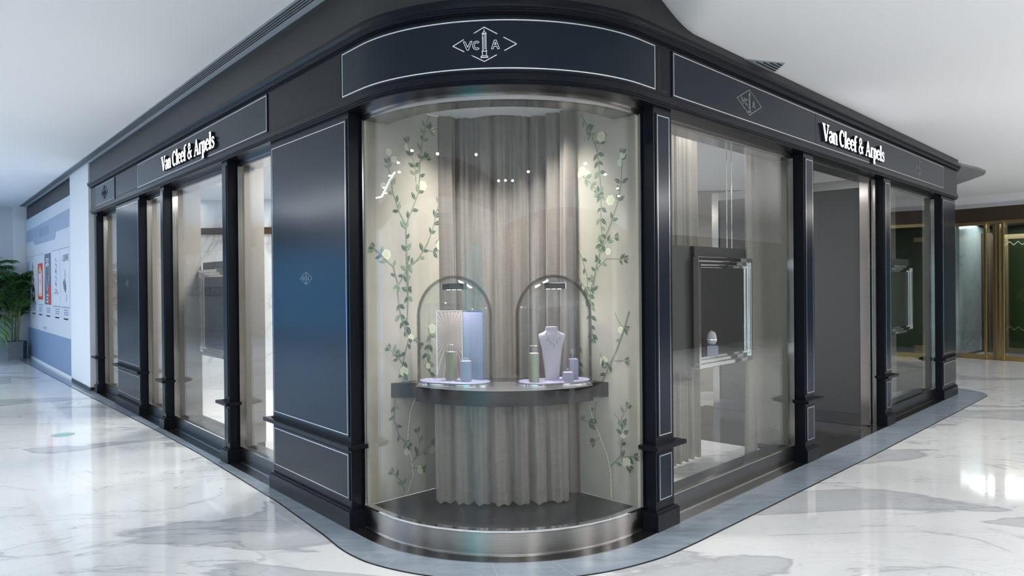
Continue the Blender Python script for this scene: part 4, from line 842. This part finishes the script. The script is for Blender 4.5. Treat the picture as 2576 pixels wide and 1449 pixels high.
# ------------------------------------------------------------ palms
def frond(mb,base,az,elev,ln,droop,nleaf,mi0,rnd,lw=.016,ll=.30):
    pts=[]; p=Vector(base); e=elev
    for i in range(9):
        pts.append(p.copy()); p=p+Vector((math.cos(az)*math.cos(e),math.sin(az)*math.cos(e),math.sin(e)))*ln/8; e-=droop/8
    mb.tube(pts,[.007*(1-.09*i) for i in range(9)],5,2)
    sd=Vector((-math.sin(az),math.cos(az),0))
    for i in range(nleaf):
        t=.18+.80*i/nleaf; k=min(7,int(t*8)); q=pts[k].lerp(pts[k+1],t*8-k); d=(pts[k+1]-pts[k]).normalized()
        for s_ in (-1,1):
            L_=ll*(.5+.75*math.sin(PI_*min(1,t*.95)))*rnd.uniform(.85,1.1); dd=(d*.75+sd*s_*.8+Vector((0,0,-.10+rnd.uniform(-.1,.1)))).normalized(); w_=d.cross(dd).cross(dd).normalized()*lw*.5
            m1=q+dd*L_*.5+Vector((0,0,-.01)); e1=q+dd*L_+Vector((0,0,-.09*L_/.3*rnd.uniform(.6,1.5)))
            mb.add([q-w_*.4,m1-w_,e1,m1+w_,q+w_*.4],[(0,1,2,3,4)],mi0 if rnd.random()<.75 else 1-mi0)
def palm(x,y,pot,label,seed,hscale=1,nf=16,potlabel=None):
    rnd=random.Random(seed)
    if pot:
        pp=empty('planter',(x,y,0),.35); tag(pp,potlabel,'planter','palm planters at the left end')
        mb=MB(); O=[(.30*math.cos(PI_/6+PI_/3*k),.30*math.sin(PI_/6+PI_/3*k)) for k in range(6)]; I=[(a*.88,b*.88) for a,b in O]; n=6
        vs=[(a*.94,b*.94,0) for a,b in O]+[(a,b,.41) for a,b in O]+[(a,b,.41) for a,b in I]+[(a,b,.34) for a,b in I]
        fs=[tuple(range(5,-1,-1)),tuple(range(18,24))]+[(r_*6+i,r_*6+(i+1)%6,(r_+1)*6+(i+1)%6,(r_+1)*6+i) for r_ in range(3) for i in range(6)]
        mb.add(vs,fs); build('pot',mb,M_planter,pp); mb=MB(); mb.prism([(a*.99,b*.99) for a,b in I],.32,.36); build('soil',mb,M_soil,pp)
    z=.36 if pot else .0
    r_=empty('areca_palm',(x,y,z)); tag(r_,label,'palm','potted palms at the left end')
    for k in range(9):
        a=rnd.uniform(0,2*PI_); b=rnd.uniform(.03,.14); top=(b*2.0*math.cos(a),b*2.0*math.sin(a),rnd.uniform(.75,1.05)*hscale); mb=MB()
        mb.tube([(b*math.cos(a),b*math.sin(a),-.02),(b*1.1*math.cos(a),b*1.1*math.sin(a),.22),(b*1.5*math.cos(a),b*1.5*math.sin(a),.6*hscale),top],[.016,.014,.011,.008],7,0); 
        build('cane',mb,M_cane if k%3 else M_caneb,r_,smooth=60)
    for k in range(nf):
        a=2*PI_*k/nf+rnd.uniform(-.25,.25); el=rnd.uniform(.5,1.5); mb=MB(); b=.06
        dv=V2(math.cos(a),math.sin(a)); wallw=max(0,-dv.dot(nl)*1.0,dv.dot(dl)*.8); sc_=1-.72*min(1,wallw); el=min(1.5,el+.5*wallw); frond(mb,(b*math.cos(a)*1.5,b*math.sin(a)*1.5,rnd.uniform(.35,1.05)*hscale),a,el,rnd.uniform(.85,1.25)*hscale*(.45+.55*sc_),rnd.uniform(1.2,2.2),26,0,rnd,.022,.34*(.4+.6*sc_)); build('frond',mb,[M_frond,M_frond2,M_cane],r_)
    return r_
P=L(17.30,.37); palm(P.x,P.y,True,'areca palm with yellow-green canes in the grey planter',3,1.22,40,'faceted grey concrete planter beside the hoarding')
P=L(17.55,1.0); palm(P.x,P.y,True,'taller leafy palm at the left edge of the picture',8,1.35,40,'pot of the palm at the left edge, mostly behind leaves')
# ------------------------------------------------------------ right side: brass doors and marble
BA=V2(9.331,15.169); BD=V2(.599,-.801).normalized(); BN=V2(-.801,-.599)   # towards the picture's viewer
def bb(mb,t0,t1,o0,o1,z0,z1,mi=None): mb.hexa([(*(BA+BD*t+BN*o),z) for z in (z0,z1) for t,o in ((t0,o0),(t1,o0),(t1,o1),(t0,o1))],mi)
mb=MB(); bb(mb,-3,5,-.25,0,2.795,3.08); struct('wall_right',mb,M_brown)
mb=MB(); bb(mb,-3,5,-.25,.03,3.08,3.155); struct('trim_7',mb,M_greyw)
mb=MB(); bb(mb,-3,5,-.5,.25,3.155,3.32); struct('ceiling_cove',mb,M_ceil)
BR=(BA.x,BA.y,0); dd=empty('door_2',BR); dd['kind']='structure'
def bp(name,t0,t1,o0,o1,z0,z1,m,par=dd,bev=0):
    m_=LM(BR); bb(m_,t0,t1,o0,o1,z0,z1); return build(name,m_,m,par,bevel=bev)
bp('brass_lintel',-.1,4.2,-.10,.02,2.73,2.795,M_brass)
bp('threshold_rail',-.06,.60,-.06,.015,.0,.095,M_brass); bp('threshold_rail',.72,3.2,-.06,.015,.0,.095,M_brass)
bp('mullion',.60,.66,-.10,.02,0,2.73,M_brassd,bev=.004); bp('mullion',.66,.72,-.09,.01,0,2.73,M_brass,bev=.004); bp('mullion',2.1,2.22,-.10,.02,0,2.73,M_brassd)
bp('pull_bar',.455,.50,.03,.07,.02,2.76,M_brass,bev=.006); bp('pull_bar',.765,.815,.03,.07,.02,2.76,M_brass,bev=.006)
bp('door_pane',-.05,.60,-.035,-.025,.095,2.73,M_glass); bp('door_pane',.72,2.1,-.035,-.025,.095,2.73,M_glass)
m_=LM(BR)   # line emblem on the glass
def bpt(t,o,z): p=BA+BD*t+BN*o; return (p.x,p.y,z)
def bring(tc,zc,R_,w_,a0=0,a1=360,sq=1):
    for q in stroke(arc(tc,zc,R_,R_*sq,a0,a1,20),w_): m_.add([bpt(p.x,-.020,p.y) for p in q]+[bpt(p.x,-.024,p.y) for p in q],[(0,1,2,3),(7,6,5,4)])
bring(1.13,1.31,.115,.008,sq=.75); bring(1.13,1.31,.07,.007,90,270,.8); bring(1.16,1.30,.06,.007,-90,90,.8)
for p in ([(1.13,1.39),(1.13,1.23)],[(1.05,1.31),(1.22,1.31)],[(1.08,1.20),(1.18,1.20)],[(1.16,1.37),(1.16,1.25)]):
    for q in stroke(p,.007): m_.add([bpt(a.x,-.020,a.y) for a in q]+[bpt(a.x,-.024,a.y) for a in q],[(0,1,2,3),(7,6,5,4)])
build('glass_emblem',m_,M_brass,dd)
# vestibule behind
BV=V2(.73,.69).normalized()
a0_=BA+BD*-.05-BN*.05
mb=MB()
def vb(mb,t0,t1,p,d,nn,o0,o1,z0,z1): mb.hexa([(*(p+d*t+nn*o),z) for z in (z0,z1) for t,o in ((t0,o0),(t1,o0),(t1,o1),(t0,o1))])
VN=V2(-BV.y,BV.x)
vb(mb,0.02,2.9,a0_,BV,VN,0,.12,.05,2.8); struct('wall_vestibule',mb,M_blue_marb)
mb=MB(); vb(mb,0.02,2.9,a0_,BV,VN,-.008,.12,0,.05); struct('baseboard_vestibule',mb,M_dgrey)
mb=MB(); vb(mb,-1,5,BA-BN*2.6+BD*-.3,BD,-BN,0,.1,0,2.9); struct('wall_vestibule_back',mb,M_green)
mb=MB(); vb(mb,-2,5,BA-BN*.1+BD*0,BD,-BN,0,3.0,2.83,2.9); struct('ceiling_vestibule',mb,M_dgrey)
mb=MB(); vb(mb,-.0,5,BA-BN*.12,BD,-BN,0,2.5,.001,.004); struct('floor_vestibule',mb,M_grey)
fr=empty('door_3',BR); fr['kind']='structure'
for t in (-.02,.22,.62,1.0,1.38,1.8): bp('inner_mullion',t,t+.07,-1.75,-1.68,0,2.6,M_brassd,fr)
bp('inner_lintel',-.1,3,-1.76,-1.67,2.5,2.6,M_brassd,fr); bp('inner_rail',-.1,3,-1.76,-1.67,.0,.12,M_brassd,fr); bp('inner_stile_panel',-.25,-.02,-1.78,-1.66,0,2.65,M_brown,fr)
m_=LM(BR)
for k in range(12):
    for q in stroke([(.1+.16*k,2.36),(.18+.16*k,2.44),(.26+.16*k,2.36)],.014)+stroke([(.1+.16*k,.52),(.18+.16*k,.60),(.26+.16*k,.52)],.01): m_.add([bpt(p.x,-1.60,p.y) for p in q]+[bpt(p.x,-1.61,p.y) for p in q],[(0,1,2,3),(7,6,5,4)])
build('lattice_transom',m_,mat('pale_brass_lattice',(.5,.48,.34),.3,.6),fr)
for p_ in (BA+BV*1.1-BN*0+BD*.5,): area('vestibule_lamp',(p_.x,p_.y,2.80),(1.3,1.3),34,(.93,1,.97))
# ------------------------------------------------------------ opposite shopfronts, seen only in reflections
def wall_lr(name,side,s0,s1,o,z0,z1,m,th=.2,off=0):
    fn=L if side=='L' else Rr; mb=MB(); mb.hexa([(*fn(s,oo),z) for z in (z0,z1) for s,oo in ((s0,o-off),(s1,o-off),(s1,o+th),(s0,o+th))]); return struct(name,mb,m)
wall_lr('wall_opposite_left','L',-7.2,34,6.5,0,2.95,M_wallmarb); wall_lr('wall_opposite_left_band','L',-7.2,34,6.5,2.95,3.6,M_brown)
wall_lr('wall_opposite_right','R',-7.2,30,6.3,0,2.75,M_tan); wall_lr('wall_opposite_right_band','R',-7.2,30,6.3,2.75,3.4,M_white)
for a_,b_,m_ in ((4.4,6.6,mat('blue_reflection_strip',(.06,.16,.38),.4)),(3.5,4.2,M_white),(2.1,3.3,M_dgrey),(1.2,1.9,M_white),(-.1,1.0,M_dgrey),(-1.2,-.4,M_white)): wall_lr('reflection_strip_left','L',a_,b_,6.44,0,2.7,m_,th=.05)  # strips added for the curved steel sill to reflect
for a_,b_,m_ in ((-2.6,-2.2,M_white),(1.0,1.5,M_white),(3.5,4.6,M_dgrey),(7,8,M_white)): wall_lr('reflection_strip_right','R',a_,b_,6.24,0,2.6,m_,th=.05)  # more added strips, varying the reflections from the right
def tagged(o,label,cat):
    if 'kind' in o: del o['kind']
    return tag(o,label,cat)
tagged(wall_lr('blue_glow_panel','L',12.5,19.5,6.45,.25,2.6,M_blue,th=.04),'large glowing blue panel added opposite to give the lacquer a blue reflection','screen')  # added emitter, there for its blue reflection only
o_=U(-3.55,-5.85); 
mb=MB(); pts=[]; 
for i in range(17):
    t=PI_*i/16; pts.append((1.25*math.cos(t),1.65+.65*math.sin(t)))
pts=[(1.25,0)]+pts+[(-1.25,0)]; n=len(pts); mb.add([(x,-.05,z) for x,z in pts]+[(x,.05,z) for x,z in pts],[tuple(range(n)),tuple(range(2*n-1,n-1,-1))]+[(i,n+i,n+(i+1)%n,(i+1)%n) for i in range(n)])
o=build('arched_portal',mb,M_turq,None,loc=(*L(-2.7,6.40),0)); o.rotation_euler=(0,0,math.atan2(dl.y,dl.x)); tag(o,'turquoise lit arched doorway behind the viewer, mirrored in the curved window','doorway')
vs,fs=text_mesh('GUCCI',1.0); xs_=[v[0] for v in vs]; sxx=4.6/(max(xs_)-min(xs_)); mb=MB(); mb.add([(v[0]*sxx,-.03,v[1]*.55) for v in vs],fs)
P=L(26.8,6.42); o=build('shop_name_letters',mb,M_slat,None,loc=(P.x,P.y,1.42)); o.rotation_euler=(0,0,math.atan2(dl.y,dl.x)); tag(o,'white shop name on the opposite marble front, mirrored in the left window','sign')
